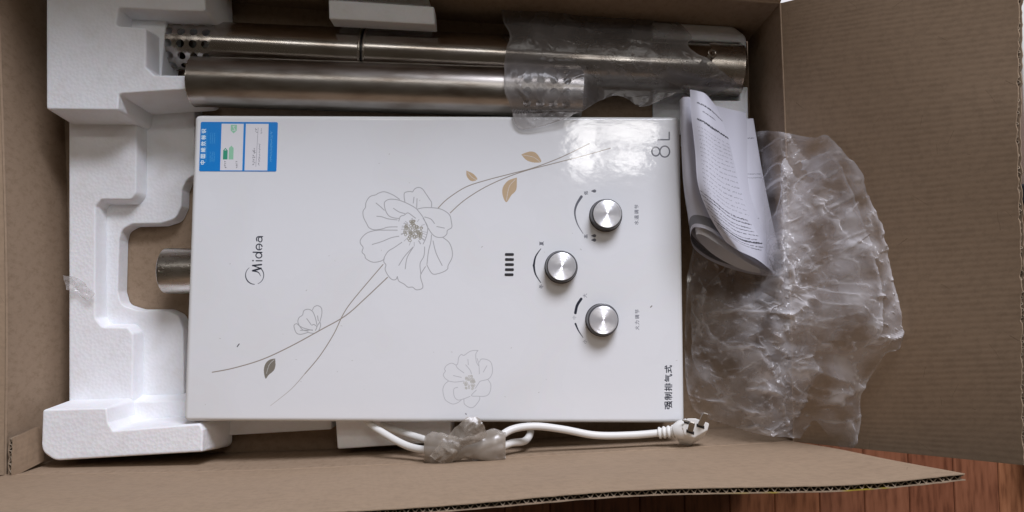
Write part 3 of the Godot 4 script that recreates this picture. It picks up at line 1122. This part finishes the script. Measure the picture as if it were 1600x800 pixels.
func fill_flat(s: String, c: Color) -> void:
	var poly := nums(s, Vector2.ZERO, 1.0)
	for i in poly.size():
		poly[i] *= ink_scale
	var lo := poly[0]
	var hi := poly[0]
	for p in poly:
		lo = lo.min(p)
		hi = hi.max(p)
	for y in range(int(lo.y), int(hi.y) + 1):
		for x in range(int(lo.x), int(hi.x) + 1):
			if Geometry2D.is_point_in_polygon(Vector2(x + 0.5, y + 0.5), poly):
				ink.set_pixel(x, y, c)


func small_print(at: Vector2, length: float, size: float, c: Color, rng: RandomNumberGenerator) -> void:
	# a row of characters too small to read, running up the sheet
	var y := 0.0
	while y < length:
		for k in 4:
			var a := at + Vector2(rng.randf_range(-0.5, 0.5), -rng.randf_range(0.0, 0.8)) * size + Vector2(0, -y)
			var b := a + (Vector2(rng.randf_range(0.3, 0.8), 0) if k % 2 else Vector2(0, -rng.randf_range(0.3, 0.7))) * size
			line(PackedVector2Array([a, b]), size * 0.14, c, false)
		y += size * 1.2


# ---------------------------------------------------------------- flue pipes

func pipe_basis(a: Vector3, b: Vector3) -> Transform3D:
	var x := (b - a).normalized()
	var z := x.cross(Vector3.UP).normalized()
	return Transform3D(Basis(x, z.cross(x).normalized(), z), a)


func sleeve(s: Shape, x0: float, x1: float, r: float, wall_thick: float, sides := 52) -> void:
	# an open tube along x, outside and inside
	for k in sides:
		var a := TAU * k / sides
		var b := TAU * (k + 1) / sides
		var da := Vector3(0, cos(a), sin(a))
		var db := Vector3(0, cos(b), sin(b))
		var q := r - wall_thick
		s.quad(Vector3(x0, 0, 0) + da * r, Vector3(x1, 0, 0) + da * r, Vector3(x1, 0, 0) + db * r, Vector3(x0, 0, 0) + db * r)
		s.quad(Vector3(x1, 0, 0) + da * q, Vector3(x0, 0, 0) + da * q, Vector3(x0, 0, 0) + db * q, Vector3(x1, 0, 0) + db * q)
		s.quad(Vector3(x0, 0, 0) + da * q, Vector3(x0, 0, 0) + da * r, Vector3(x0, 0, 0) + db * r, Vector3(x0, 0, 0) + db * q)
		s.quad(Vector3(x1, 0, 0) + da * r, Vector3(x1, 0, 0) + da * q, Vector3(x1, 0, 0) + db * q, Vector3(x1, 0, 0) + db * r)


func holes(s: Shape, x0: float, columns: int, pitch: float, r: float, wall_thick: float, hole: float) -> void:
	# a belt of round holes, 13 round the tube
	for k in 13:
		for i in columns:
			var mid_x := x0 + pitch * (i + 0.5)
			var mid_a := TAU * (k + 0.5) / 13.0
			var outer := []
			var inner := []
			for j in 33:
				var t := TAU * j / 32.0
				var d := Vector2(cos(t), sin(t))
				var sq := d / maxf(absf(d.x), absf(d.y)) * 0.5
				outer.append(Vector2(mid_x + sq.x * pitch, mid_a + sq.y * TAU / 13.0))
				inner.append(Vector2(mid_x + d.x * hole, mid_a + d.y * hole / r))
			var at := func(p: Vector2, q: float) -> Vector3: return Vector3(p.x, cos(p.y) * q, sin(p.y) * q)
			for j in 32:
				s.quad(at.call(outer[j], r), at.call(outer[j + 1], r), at.call(inner[j + 1], r), at.call(inner[j], r))
				var q := r - wall_thick
				s.quad(at.call(inner[j], q), at.call(inner[j + 1], q), at.call(outer[j + 1], q), at.call(outer[j], q))
				s.quad(at.call(inner[j], r), at.call(inner[j + 1], r), at.call(inner[j + 1], q), at.call(inner[j], q))


func build_pipes() -> void:
	var a := spot(255, 70, 0.041)
	var b := spot(1156, 111, 0.046)
	var upper := thing("flue_pipe", "long steel flue pipe with a perforated left end and a joint near its middle", "flue pipe")
	upper.transform = pipe_basis(a, b)
	var l := a.distance_to(b)
	var r := 0.0320
	var t := 0.0008
	var tip := Shape.new()
	sleeve(tip, 0.0, 0.0125, r, t)
	holes(tip, 0.0125, 4, 0.0158, r, t, 0.0050)
	sleeve(tip, 0.0125 + 4 * 0.0158, 0.262, r, t)
	part("perforated_section", tip.mesh(), mats.steel, upper)
	var long := Shape.new()
	sleeve(long, 0.2665, l - 0.041, r + 0.0002, t)
	part("plain_section", long.mesh(), mats.steel, upper)
	var axis := Basis(Vector3(0, 0, 1), Vector3(1, 0, 0), Vector3(0, 1, 0))
	for x in [0.2605, 0.2665]:
		var ring := Shape.new()
		ring.lathe([[r - 0.001, x - 0.0018], [r + 0.0006, x - 0.0012], [r + 0.0011, x], [r + 0.0006, x + 0.0012], [r - 0.001, x + 0.0018]], 52, axis)
		part("joint_bead", ring.mesh(60), mats.steel_bright, upper)
	var neck := Shape.new()
	neck.lathe([[r - 0.0022, 0.258], [r - 0.0022, 0.270]], 40, axis)
	part("joint_neck", neck.mesh(), mats.black, upper)
	var collar := Shape.new()
	sleeve(collar, l - 0.044, l - 0.002, r + 0.0012, 0.0014)
	part("end_collar", collar.mesh(), mats.steel_bright, upper)
	var lip := Shape.new()
	lip.lathe([[r + 0.0012, l - 0.0035], [r + 0.0016, l - 0.002], [r + 0.0010, l - 0.0004], [r - 0.0008, l], [r - 0.0012, l - 0.002]], 52, axis)
	part("end_lip", lip.mesh(60), mats.steel_bright, upper)
	# a small fixing lug with an eye near the right end
	var lug := Shape.new()
	var eye := PackedVector3Array()
	var up := upper.transform.affine_inverse() * spot(1113, 83, 0.086)
	for k in 15:
		var ang := TAU * k / 14.0
		eye.append(up + Vector3(0.0042 * cos(ang), 0.0, 0.0042 * sin(ang)))
	lug.tube(eye, [0.0014], 8)
	var lugs := part("lug_eye", lug.mesh(), mats.steel_bright, upper)
	var stem := Shape.new()
	stem.tube(PackedVector3Array([up + Vector3(-0.003, -0.001, 0.004), up + Vector3(-0.009, -0.006, 0.010), up + Vector3(-0.012, -0.014, 0.013)]), [0.0026, 0.0034, 0.0034], 10)
	part("lug_stem", stem.mesh(), mats.steel_bright, lugs)

	a = spot(305, 127.5, 0.087)
	b = spot(908, 147, 0.079)
	var lower := thing("flue_pipe", "dull scratched steel flue pipe without joints lying along the heater's far edge", "flue pipe")
	lower.transform = pipe_basis(a, b)
	l = a.distance_to(b)
	r = 0.0305
	var body := Shape.new()
	sleeve(body, 0.0, l - 0.083, r, t)
	part("plain_section", body.mesh(), mats.steel_worn, lower)
	var end := Shape.new()
	sleeve(end, l - 0.012, l, r, t)
	holes(end, l - 0.012 - 4 * 0.0158, 4, 0.0158, r, t, 0.0050)
	sleeve(end, l - 0.083, l - 0.012 - 4 * 0.0158, r, t)
	part("perforated_section", end.mesh(), mats.steel_worn, lower)
	var rim := Shape.new()
	rim.lathe([[r - 0.0006, -0.0002], [r + 0.0003, -0.0004], [r + 0.0003, 0.0008]], 52, axis)
	part("end_lip", rim.mesh(60), mats.steel_bright, lower)


# ---------------------------------------------------------------- cord

func build_cord() -> void:
	var c := thing("power_cord", "white power cord bundled by the heater's near edge and ending in a three-pin plug", "power cord")
	var runs := [
		[spot(572, 656, 0.085), spot(590, 671, 0.096), spot(640, 698, 0.118), spot(690, 704, 0.148), spot(740, 699, 0.150), spot(772, 688, 0.140), spot(800, 671, 0.128), spot(836, 666, 0.124), spot(880, 671, 0.120), spot(930, 680, 0.117), spot(985, 680, 0.117), spot(1036, 676, 0.119)],
		[spot(596, 664, 0.07), spot(630, 676, 0.085), spot(668, 688, 0.110), spot(700, 697, 0.140), spot(740, 703, 0.145), spot(775, 700, 0.135), spot(800, 692, 0.118), spot(820, 689, 0.104), spot(829, 676, 0.08), spot(826, 664, 0.05)],
	]
	for r in runs:
		var s := Shape.new()
		s.tube(curve3(r, 8), [0.0043], 14)
		part("cable", s.mesh(60), mats.cable, c)
	# strain relief: a ribbed sleeve
	var a := spot(1030, 676.5, 0.119)
	var b := spot(1062, 673, 0.127)
	var relief := Shape.new()
	var path := PackedVector3Array()
	var radii := []
	for k in 19:
		path.append(a.lerp(b, k / 18.0))
		radii.append(0.0058 + 0.0012 * k / 18.0 + (0.0009 if k % 4 < 2 else -0.0006))
	relief.tube(path, radii, 16)
	part("strain_relief", relief.mesh(50), mats.cable, c)
	# plug: a six-sided body, pins side up
	var h := 0.142
	var face := [[1066, 668], [1074, 653], [1087, 653], [1109, 661], [1106, 672], [1086, 684], [1070, 680]]
	var top := PackedVector2Array()
	for p in face:
		var q := spot(p[0], p[1], h)
		top.append(Vector2(q.x, q.z))
	var ctr := Vector2.ZERO
	for p in top:
		ctr += p / top.size()
	var round := []
	for p in top:
		round.append(0.0022)
	var outline2 := rounded(top, round, 3)
	var plug := Shape.new()
	plug.prism(outline2, [[0.003, h - 0.021], [-0.0006, h - 0.019], [-0.0012, h - 0.013], [0.0, h - 0.0012], [0.0004, h - 0.0003], [0.0014, h]])
	for k in plug.v.size():      # the plug lies tipped towards the heater
		plug.v[k] += Vector3(-0.12, 0, 0.6) * (h - plug.v[k].y)
	var body := part("plug", plug.mesh(35), mats.plug, c)
	var neck := Shape.new()
	neck.tube(PackedVector3Array([spot(1056, 673.5, 0.127), spot(1064, 672, 0.130), spot(1076, 669, 0.131)]), [0.0085, 0.0112, 0.0112], 18)
	part("plug_neck", neck.mesh(50), mats.plug, body)
	for p in [[1078, 674, 1082, 660, 0.0], [1094, 665, 1103, 646, 0.0], [1074, 659, 1070, 657, 0.0]]:
		var foot := spot(p[0], p[1], h - 0.001)
		var tip := spot(p[2], p[3], h + (0.017 if p[0] != 1074 else 0.002))
		pin(body, foot, tip)


func pin(parent: Node3D, foot: Vector3, tip: Vector3) -> void:
	var dir := tip - foot
	var wide := Vector3(dir.z, 0, -dir.x)
	wide = Vector3(0.93, 0, 0.36) if wide.length() < 1e-6 else Vector3(0.96, 0, 0.28)
	var thick := dir.normalized().cross(wide).normalized()
	var s := Shape.new()
	var rings := []
	for k in [0.0, 0.85, 1.0]:
		var w := 0.0032 if k < 0.9 else 0.0022
		var d := 0.00095 if k < 0.9 else 0.0006
		var o: Vector3 = foot + dir * k
		rings.append([o + wide * w + thick * d, o - wide * w + thick * d, o - wide * w - thick * d, o + wide * w - thick * d])
	for k in 2:
		for j in 4:
			s.quad(rings[k][j], rings[k][(j + 1) % 4], rings[k + 1][(j + 1) % 4], rings[k + 1][j])
	s.quad(rings[2][0], rings[2][1], rings[2][2], rings[2][3])
	var p := part("pin", s.mesh(20), mats.pin, parent)
	var slit := Shape.new()
	slit.quad(foot + wide * 0.0045 + Vector3(0, 0.0016, -0.0012), foot + wide * 0.0045 + Vector3(0, 0.0016, 0.0022), foot - wide * 0.0045 + Vector3(0, 0.0016, 0.0022), foot - wide * 0.0045 + Vector3(0, 0.0016, -0.0012))
	p.add_child(_slit(slit.mesh()))


func _slit(m: Mesh) -> MeshInstance3D:
	var o := MeshInstance3D.new()
	o.name = "pin_slot"
	o.mesh = m
	o.material_override = mats.black
	return o


# ---------------------------------------------------------------- leaflet

func sheet_from(rows: Array, nu := 24, nv := 28) -> Array:
	# rows of [x, y, height] marks, smoothed both ways
	var dense := []
	for r in rows:
		var pts := []
		for p in r:
			pts.append(spot(p[0], p[1], p[2]))
		var c := curve3(pts, 12)
		var even := PackedVector3Array()
		for i in nu + 1:
			var f := float(i) / nu * (c.size() - 1)
			var k := mini(int(f), c.size() - 2)
			even.append(c[k].lerp(c[k + 1], f - k))
		dense.append(even)
	var out := []
	for j in nv + 1:
		out.append(PackedVector3Array())
	for i in nu + 1:
		var pts := []
		for d in dense:
			pts.append(d[i])
		var c := curve3(pts, 12)
		for j in nv + 1:
			var f := float(j) / nv * (c.size() - 1)
			var k := mini(int(f), c.size() - 2)
			out[j].append(c[k].lerp(c[k + 1], f - k))
	return out


func paper(img: Image) -> StandardMaterial3D:
	var m := plain(Color.WHITE, 0.6)
	m.metallic_specular = 0.35
	m.cull_mode = BaseMaterial3D.CULL_DISABLED
	m.albedo_texture = ImageTexture.create_from_image(img)
	m.backlight_enabled = true
	m.backlight = Color(0.45, 0.45, 0.45)
	return m


func leaflet_print(kind: String) -> Image:
	ink_face = false
	ink_scale = Vector2(1, 1)
	var w := 320
	var h := 640
	ink = Image.create(w, h, false, Image.FORMAT_RGBA8)
	ink.fill(Color(0.80, 0.80, 0.84))
	var rng := RandomNumberGenerator.new()
	rng.seed = kind.length()
	var black := Color(0.12, 0.12, 0.15)
	if kind == "page":
		for row in [[70, 5.0, 0.25, 1.0], [98, 3.5, 0.4, 0.75], [140, 6.0, 0.2, 1.0], [400, 4.0, 0.04, 0.9], [414, 4.0, 0.04, 0.95], [434, 3.5, 0.06, 0.9], [450, 3.5, 0.1, 0.92], [468, 3.5, 0.04, 0.97], [492, 3.5, 0.1, 0.9], [508, 6.0, 0.14, 0.98], [526, 3.5, 0.12, 0.96], [540, 3.5, 0.1, 0.9]]:
			text_row(row[0], w * row[2], w * row[3], row[1], black, rng)
		for i in 16:
			var y := 168 + i * 14
			for k in 9:
				var x := 60 + k * 28
				text_row(y, x, x + 18, 2.6, Color(0.5, 0.5, 0.54), rng)
		for k in 4:
			line(PackedVector2Array([Vector2(80 + 60 * k, 160), Vector2(80 + 60 * k, 392)]), 1.0, Color(0.6, 0.6, 0.64), false)
	elif kind == "cover":
		ink.fill_rect(Rect2i(0, 52, w, 88), Color(0.50, 0.50, 0.52))
		for i in 3:
			text_row(76 + 14 * i, 60, 150, 4.0, Color(0.25, 0.26, 0.36), rng)
	else:
		ink.fill_rect(Rect2i(0, 540, w, 62), Color(0.55, 0.55, 0.57))
		for row in [[100, 3.5, 0.0, 0.9], [240, 3.0, 0.3, 0.9], [256, 3.0, 0.3, 0.9], [420, 3.0, 0.0, 0.5]]:
			text_row(row[0], w * row[2], w * row[3], row[1], Color(0.4, 0.4, 0.45), rng)
	ink.convert(Image.FORMAT_RGB8)
	return ink


func text_row(y: float, x0: float, x1: float, size: float, c: Color, rng: RandomNumberGenerator) -> void:
	var x := x0
	while x < x1:
		var l := rng.randf_range(3.0, 9.0)
		for k in 3:
			var at := Vector2(x + rng.randf() * l, y + rng.randf_range(-0.5, 0.5) * size)
			dab(at, at + Vector2(rng.randf_range(1.0, 3.0), rng.randf_range(-1.0, 1.0)), size * 0.46, size * 0.4, c)
		x += l + rng.randf_range(0.5, 2.5)


func build_leaflet() -> void:
	var t := thing("instruction_leaflet", "folded white printed leaflet standing curled against the heater's right end", "leaflet")
	# outer sheet, folded round along its left edge: right edge below, round the fold, back to the right edge above
	var cover := sheet_from([
		[[1214, 432, 0.110], [1168, 427, 0.088], [1118, 411, 0.085], [1086, 390, 0.098], [1079, 368, 0.118], [1086, 355, 0.140], [1110, 361, 0.150], [1140, 383, 0.146], [1178, 410, 0.132], [1214, 431, 0.113]],
		[[1205, 390, 0.110], [1165, 385, 0.085], [1110, 375, 0.085], [1080, 352, 0.098], [1075, 332, 0.118], [1082, 322, 0.138], [1105, 325, 0.146], [1135, 340, 0.140], [1170, 365, 0.126], [1206, 390, 0.113]],
		[[1190, 300, 0.085], [1150, 300, 0.07], [1100, 295, 0.075], [1072, 285, 0.10], [1067, 275, 0.122], [1073, 268, 0.136], [1095, 270, 0.138], [1120, 280, 0.132], [1155, 290, 0.115], [1190, 300, 0.09]],
		[[1165, 175, 0.075], [1130, 172, 0.065], [1085, 168, 0.08], [1066, 162, 0.105], [1062, 158, 0.122], [1067, 152, 0.134], [1080, 152, 0.136], [1095, 158, 0.130], [1130, 168, 0.105], [1165, 176, 0.08]],
	], 54, 30)
	var s := Shape.new()
	s.grid(cover)
	part("cover", s.mesh(60), paper(leaflet_print("cover")), t)
	# a second sheet inside the fold
	var inner := sheet_from([
		[[1208, 430, 0.112], [1160, 421, 0.098], [1115, 398, 0.102], [1088, 370, 0.120], [1100, 368, 0.140], [1140, 393, 0.136], [1180, 417, 0.124], [1209, 430, 0.1125]],
		[[1200, 385, 0.108], [1155, 376, 0.098], [1110, 358, 0.102], [1084, 335, 0.122], [1098, 334, 0.136], [1135, 350, 0.130], [1170, 372, 0.118], [1200, 386, 0.110]],
		[[1180, 290, 0.085], [1140, 286, 0.080], [1100, 280, 0.09], [1076, 272, 0.118], [1092, 275, 0.130], [1120, 286, 0.122], [1150, 292, 0.105], [1180, 292, 0.09]],
	], 40, 18)
	var s2 := Shape.new()
	s2.grid(inner)
	var plain_paper := plain(lin(0.80, 0.80, 0.83), 0.6)
	plain_paper.cull_mode = BaseMaterial3D.CULL_DISABLED
	part("inner_sheet", s2.mesh(60), plain_paper, t)
	# the printed page that curls over the top
	var page := sheet_from([
		[[1078, 140, 0.150], [1090, 142, 0.158], [1104, 148, 0.158], [1120, 168, 0.140]],
		[[1080, 180, 0.158], [1096, 184, 0.165], [1114, 196, 0.162], [1137, 212, 0.138]],
		[[1086, 235, 0.160], [1104, 242, 0.167], [1124, 256, 0.160], [1150, 265, 0.130]],
		[[1091, 290, 0.162], [1112, 306, 0.168], [1140, 328, 0.158], [1172, 340, 0.130]],
		[[1110, 340, 0.160], [1132, 358, 0.164], [1160, 376, 0.154], [1192, 382, 0.128]],
		[[1134, 378, 0.154], [1155, 392, 0.156], [1184, 406, 0.142], [1210, 427, 0.118]],
	], 26, 40)
	var s3 := Shape.new()
	s3.grid(page)
	part("printed_page", s3.mesh(60), paper(leaflet_print("page")), t)
	# the flat sheet behind, on the right
	var back := sheet_from([
		[[1098, 186, 0.080], [1138, 186, 0.086], [1177, 185, 0.078]],
		[[1130, 262, 0.092], [1160, 262, 0.100], [1190, 262, 0.088]],
		[[1160, 345, 0.104], [1186, 344, 0.110], [1206, 342, 0.100]],
		[[1190, 430, 0.110], [1208, 431, 0.112], [1226, 430, 0.108]],
	], 16, 26)
	var s4 := Shape.new()
	s4.grid(back)
	part("back_page", s4.mesh(60), paper(leaflet_print("back page")), t)


# ---------------------------------------------------------------- films

func facet(x: float, z: float, size: float, rng: float) -> float:
	# flat triangles between sharp creases, as a stiff film folds
	var u := x / size + 0.35 * sin(z / size * 1.7 + rng) + 0.2 * sin(z / size * 4.1 + rng * 2.0)
	var v := z / size + 0.35 * sin(x / size * 1.9 + rng * 3.0) + 0.2 * sin(x / size * 3.7 + rng)
	var k := (u + v) * 0.366
	var i := floorf(u + k)
	var j := floorf(v + k)
	var fu := u + k - i
	var fv := v + k - j
	var a := chance(i, j, rng)
	var c := chance(i + 1, j + 1, rng)
	if fu > fv:
		return a * (1.0 - fu) + chance(i + 1, j, rng) * (fu - fv) + c * fv
	return a * (1.0 - fv) + chance(i, j + 1, rng) * (fv - fu) + c * fu


func chance(i: float, j: float, rng: float) -> float:
	return fposmod(sin(i * 127.1 + j * 311.7 + rng * 17.3) * 43758.5453, 1.0)


func crumple(x: float, z: float, size: float, rng: float) -> float:
	return facet(x, z, size, rng) + 0.45 * facet(z, x, size * 0.45, rng + 5.0) + 0.07 * facet(x, z, size * 0.2, rng + 9.0)


func creases(frequency: float, rng: int) -> FastNoiseLite:
	var n := noise(FastNoiseLite.TYPE_SIMPLEX, frequency, 3, rng)
	n.fractal_type = FastNoiseLite.FRACTAL_RIDGED
	n.fractal_gain = 0.55
	n.domain_warp_enabled = true
	n.domain_warp_amplitude = 0.6 / frequency
	n.domain_warp_frequency = frequency * 0.6
	n.domain_warp_fractal_type = FastNoiseLite.DOMAIN_WARP_FRACTAL_NONE
	return n


func radial_sheet(rim_marks: Array, centre: Vector2, height: Callable, rings := 70, around := 190, ragged := 0.0, rng := 1, clear := 0.5, whiten := 0.6) -> ArrayMesh:
	# a sheet of film laid out from a centre mark to its outline; height(x mark, y mark, share) gives each point's place.
	# film turns cloudy where it is creased or lies double: clear sets how see-through the rest is
	var rim := PackedVector2Array()
	for p in rim_marks:
		rim.append(Vector2(p[0], p[1]))
	rim.append(rim[0])
	rim = curve2(rim, 4)
	var total := 0.0
	for i in rim.size() - 1:
		total += rim[i].distance_to(rim[i + 1])
	var even := PackedVector2Array()
	var run := 0.0
	var i := 0
	for k in around:
		var want := total * k / around
		while run + rim[i].distance_to(rim[i + 1]) < want:
			run += rim[i].distance_to(rim[i + 1])
			i += 1
		even.append(rim[i].lerp(rim[i + 1], (want - run) / rim[i].distance_to(rim[i + 1])))
	var fray := noise(FastNoiseLite.TYPE_SIMPLEX, 0.05, 3, rng)
	var haze := noise(FastNoiseLite.TYPE_SIMPLEX_SMOOTH, 0.013, 4, rng + 2)
	var coarse := creases(11.0, rng + 4)
	var fine := creases(34.0, rng + 5)
	var rows := []
	var alphas := []
	for j in rings + 1:
		var row := PackedVector3Array()
		var al := PackedFloat32Array()
		var t := float(j) / rings
		for k in around + 1:
			var e := even[k % around]
			e += (e - centre).normalized() * fray.get_noise_2d(e.x, e.y) * ragged
			var p := centre.lerp(e, t)
			var at: Vector3 = height.call(p.x, p.y, t)
			var c := smoothstep(0.25, 0.95, coarse.get_noise_2d(at.x, at.z))
			var f := smoothstep(0.2, 0.95, fine.get_noise_2d(at.x, at.z))
			at.y += whiten * (0.0065 * c + 0.002 * f)
			row.append(at)
			var thin := 1.0 - clear * (0.85 + 0.22 * smoothstep(1230.0, 1130.0, p.x) * smoothstep(380.0, 440.0, p.y) + 0.7 * haze.get_noise_2d(p.x, p.y) + 0.7 * (facet(p.x, p.y, 40.0, rng + 30.0) - 0.5))
			al.append(clampf(thin + whiten * (0.75 * c * c + 0.55 * f * f) + 0.3 * smoothstep(0.96, 1.0, t), 0.06, 1.7))
		rows.append(row)
		alphas.append(al)
	var s := Shape.new()
	for j in rings:
		for k in around:
			s.quad(rows[j][k], rows[j][k + 1], rows[j + 1][k + 1], rows[j + 1][k])
			for q in [[j, k], [j, k + 1], [j + 1, k + 1], [j, k], [j + 1, k + 1], [j + 1, k]]:
				s.col.append(Color(1, 1, 1, alphas[q[0]][q[1]]))
	return s.mesh(33)


func build_films() -> void:
	# the big bag at the right end: two crumpled layers that lean on the right flap
	var over_flap := func(x: float, y: float, h: float, gap: float) -> Vector3:
		# keeps a mark at its place in plan while it is lifted clear of the flap and kept under the leaflet
		var k := spot(x, y, 0.0).x / EYE.y
		var least := 0.012 + gap
		var fold := 0.3150 + 0.000021 * y
		if k * (EYE.y - 0.14) <= fold:
			least = maxf(least, 0.135 + gap - (fold - k * (EYE.y - 0.14)) * 1.8)
		else:
			least = (0.135 + gap + 3.55 * (EYE.y * k - fold)) / (1.0 + 3.55 * k)
		return spot(x, y, maxf(h, least))
	var lie := func(x: float, y: float) -> float:
		var h := 0.04 + 0.10 * smoothstep(1080.0, 1215.0, x) + 0.15 * smoothstep(1225.0, 1410.0, x)
		var under := smoothstep(1222.0, 1170.0, x) * smoothstep(470.0, 420.0, y)
		return lerpf(h, minf(h, 0.055), under)
	var swell := func(x: float, y: float, t: float) -> float:
		return (1.0 - t * t) * (1.0 - smoothstep(1222.0, 1170.0, x) * smoothstep(490.0, 430.0, y))
	var bag := thing("plastic_bag", "large crumpled clear plastic bag heaped in the carton's right end and against its flap", "plastic bag")
	var shell := func(x: float, y: float, t: float) -> Vector3:
		var p := spot(x, y, lie.call(x, y))
		var rise: float = swell.call(x, y, t)
		var h: float = lie.call(x, y) + 0.05 * rise + 0.04 * (crumple(p.x, p.z, 0.075, 1.0) - 0.7) * (0.25 + 0.75 * rise)
		return over_flap.call(x, y, h, 0.003 + 0.007 * crumple(p.x, p.z, 0.05, 2.0))
	part("outer_film", radial_sheet([[1074, 430], [1100, 330], [1170, 220], [1182, 206], [1215, 205], [1248, 212], [1276, 215], [1292, 211], [1318, 238], [1345, 275], [1354, 300], [1372, 340], [1386, 392], [1396, 440], [1406, 480], [1413, 505], [1411, 542], [1385, 552], [1372, 572], [1352, 600], [1344, 625], [1345, 660], [1336, 694], [1325, 702], [1290, 692], [1240, 684], [1195, 680], [1150, 668], [1110, 655], [1085, 640], [1072, 600], [1070, 520]],
		Vector2(1225, 460), shell, 140, 430, 0.7, 21, 0.80, 0.95), mats.film_bag, bag)
	var core := func(x: float, y: float, t: float) -> Vector3:
		var p := spot(x, y, lie.call(x, y))
		var rise: float = swell.call(x, y, t)
		var h: float = lie.call(x, y) - 0.008 + 0.034 * rise + 0.034 * (crumple(p.x, p.z, 0.042, 3.0) - 0.7) * (0.25 + 0.75 * rise)
		return over_flap.call(x, y, h, 0.001 + 0.004 * facet(p.x, p.z, 0.03, 4.0))
	part("inner_film", radial_sheet([[1080, 470], [1130, 420], [1212, 330], [1222, 250], [1262, 250], [1300, 240], [1335, 310], [1362, 390], [1378, 450], [1375, 520], [1340, 560], [1290, 610], [1262, 645], [1230, 675], [1190, 676], [1160, 640], [1110, 600], [1082, 560]],
		Vector2(1225, 480), core, 120, 350, 1.0, 25, 0.72, 0.9), mats.film_bag, bag)

	# the film draped over the flue pipes
	var p1 := [spot(255, 70, 0.041), spot(1156, 111, 0.046), 0.032]
	var p2 := [spot(305, 127.5, 0.087), spot(908, 147, 0.079), 0.0305]
	var drape := func(p: Vector3) -> float:
		var h := 0.052
		for q in [p1, p2]:
			var a: Vector3 = q[0]
			var b: Vector3 = q[1]
			var f := (p.x - a.x) / (b.x - a.x)
			var soft := smoothstep(1.06, 1.0, f)
			var d := p.z - lerpf(a.z, b.z, f)
			var r: float = q[2] + 0.004
			var top := lerpf(a.y, b.y, f) + (sqrt(maxf(r * r - d * d, 0.0)) if absf(d) < r else -(absf(d) - r) * 1.5)
			h = maxf(h, lerpf(0.03, top, soft))
		if p.z > HEATER_AT.z - HEATER_SIZE.y / 2 - 0.002 and p.x < HEATER_AT.x + HEATER_SIZE.x / 2:
			h = maxf(h, FACE + 0.0015)
		return h
	var laid := func(x: float, y: float, t: float) -> Vector3:
		var p := spot(x, y, 0.09)
		var h := 0.0
		for o in [[0, 0], [0.007, 0], [-0.007, 0], [0, 0.007], [0, -0.007], [0, 0.013], [0, -0.013]]:
			h += drape.call(p + Vector3(o[0], 0, o[1])) / 7.0
		h = maxf(h, drape.call(p))
		var q := spot(x, y, h)
		q.y = maxf(drape.call(q), h) + 0.001 + 0.007 * facet(q.x, q.z, 0.06, 6.0) + 0.002 * facet(q.z, q.x, 0.025, 6.5)
		return q
	var cover := thing("plastic_film", "cloudy grey plastic film draped over the flue pipes and the heater's far edge", "plastic film")
	part("film", radial_sheet([[790, -24], [785, 8], [785, 32], [797, 60], [790, 84], [788, 140], [797, 166], [805, 194], [820, 203], [858, 196], [900, 181], [925, 166], [955, 152], [975, 155], [1000, 170], [1030, 160], [1060, 147], [1090, 154], [1120, 148], [1143, 138], [1124, 116], [1106, 96], [1086, 86], [1072, 72], [1080, 60], [1062, 40], [1045, 28], [1010, 22], [975, 30], [950, 30], [900, 22], [850, 8]],
		Vector2(920, 90), laid, 110, 340, 0.7, 31, 0.40, 0.25), mats.film_drape, cover)

	# the wrap round the bundled cord
	var wrap := thing("cord_wrap", "brownish crumpled plastic wrapped round the bundled power cord", "plastic wrap")
	var rope := curve3([spot(664, 700, 0.140), spot(700, 701, 0.150), spot(740, 699, 0.152), spot(790, 696, 0.145)], 10)
	var rows := []
	for j in rope.size():
		var t := float(j) / (rope.size() - 1)
		var row := PackedVector3Array()
		var fat := 0.0140 + 0.004 * sin(t * 9.0) - 0.003 * absf(t - 0.5)
		for k in 49:
			var a := TAU * k / 48.0
			var d := Vector3(0, sin(a) * 0.8, cos(a))
			var base := rope[j] + d * fat
			row.append(base + d * 0.007 * (crumple(rope[j].x, sin(a) * 0.012 + a * 0.004, 0.016, 7.0) - 0.6))
		rows.append(row)
	var s := Shape.new()
	s.grid(rows, false)
	for k in s.v.size():
		s.col.append(Color(1, 1, 1, 1.0))
	part("wrapping", s.mesh(42), mats.film_wrap, wrap)
	var tail_lie := func(x: float, y: float, t: float) -> Vector3:
		var p := spot(x, y, 0.166 + 0.008 * (1.0 - t))
		p.y += 0.010 * (crumple(p.x, p.z, 0.022, 8.0) - 0.6)
		return p
	part("twisted_end", radial_sheet([[672, 712], [690, 690], [712, 668], [728, 653], [745, 652], [757, 664], [760, 682], [742, 692], [722, 700], [706, 722], [690, 724]], Vector2(722, 688), tail_lie, 30, 100, 1.5, 41, 0.2, 0.15), mats.film_wrap, wrap)

	# a scrap of clear tape on the foam
	var tape := thing("tape_scrap", "small crumpled scrap of clear shiny tape stuck on the left foam block", "tape")
	var tape_lie := func(x: float, y: float, t: float) -> Vector3:
		var p := spot(x, y, 0.0545)
		p.y += 0.006 * crumple(p.x, p.z, 0.014, 9.0)
		return p
	part("film", radial_sheet([[104, 431], [124, 434], [136, 442], [140, 450], [150, 458], [141, 469], [130, 464], [120, 454], [107, 452]], Vector2(124, 447), tape_lie, 20, 60, 0.8, 51, 0.4, 0.5), mats.film_tape, tape)
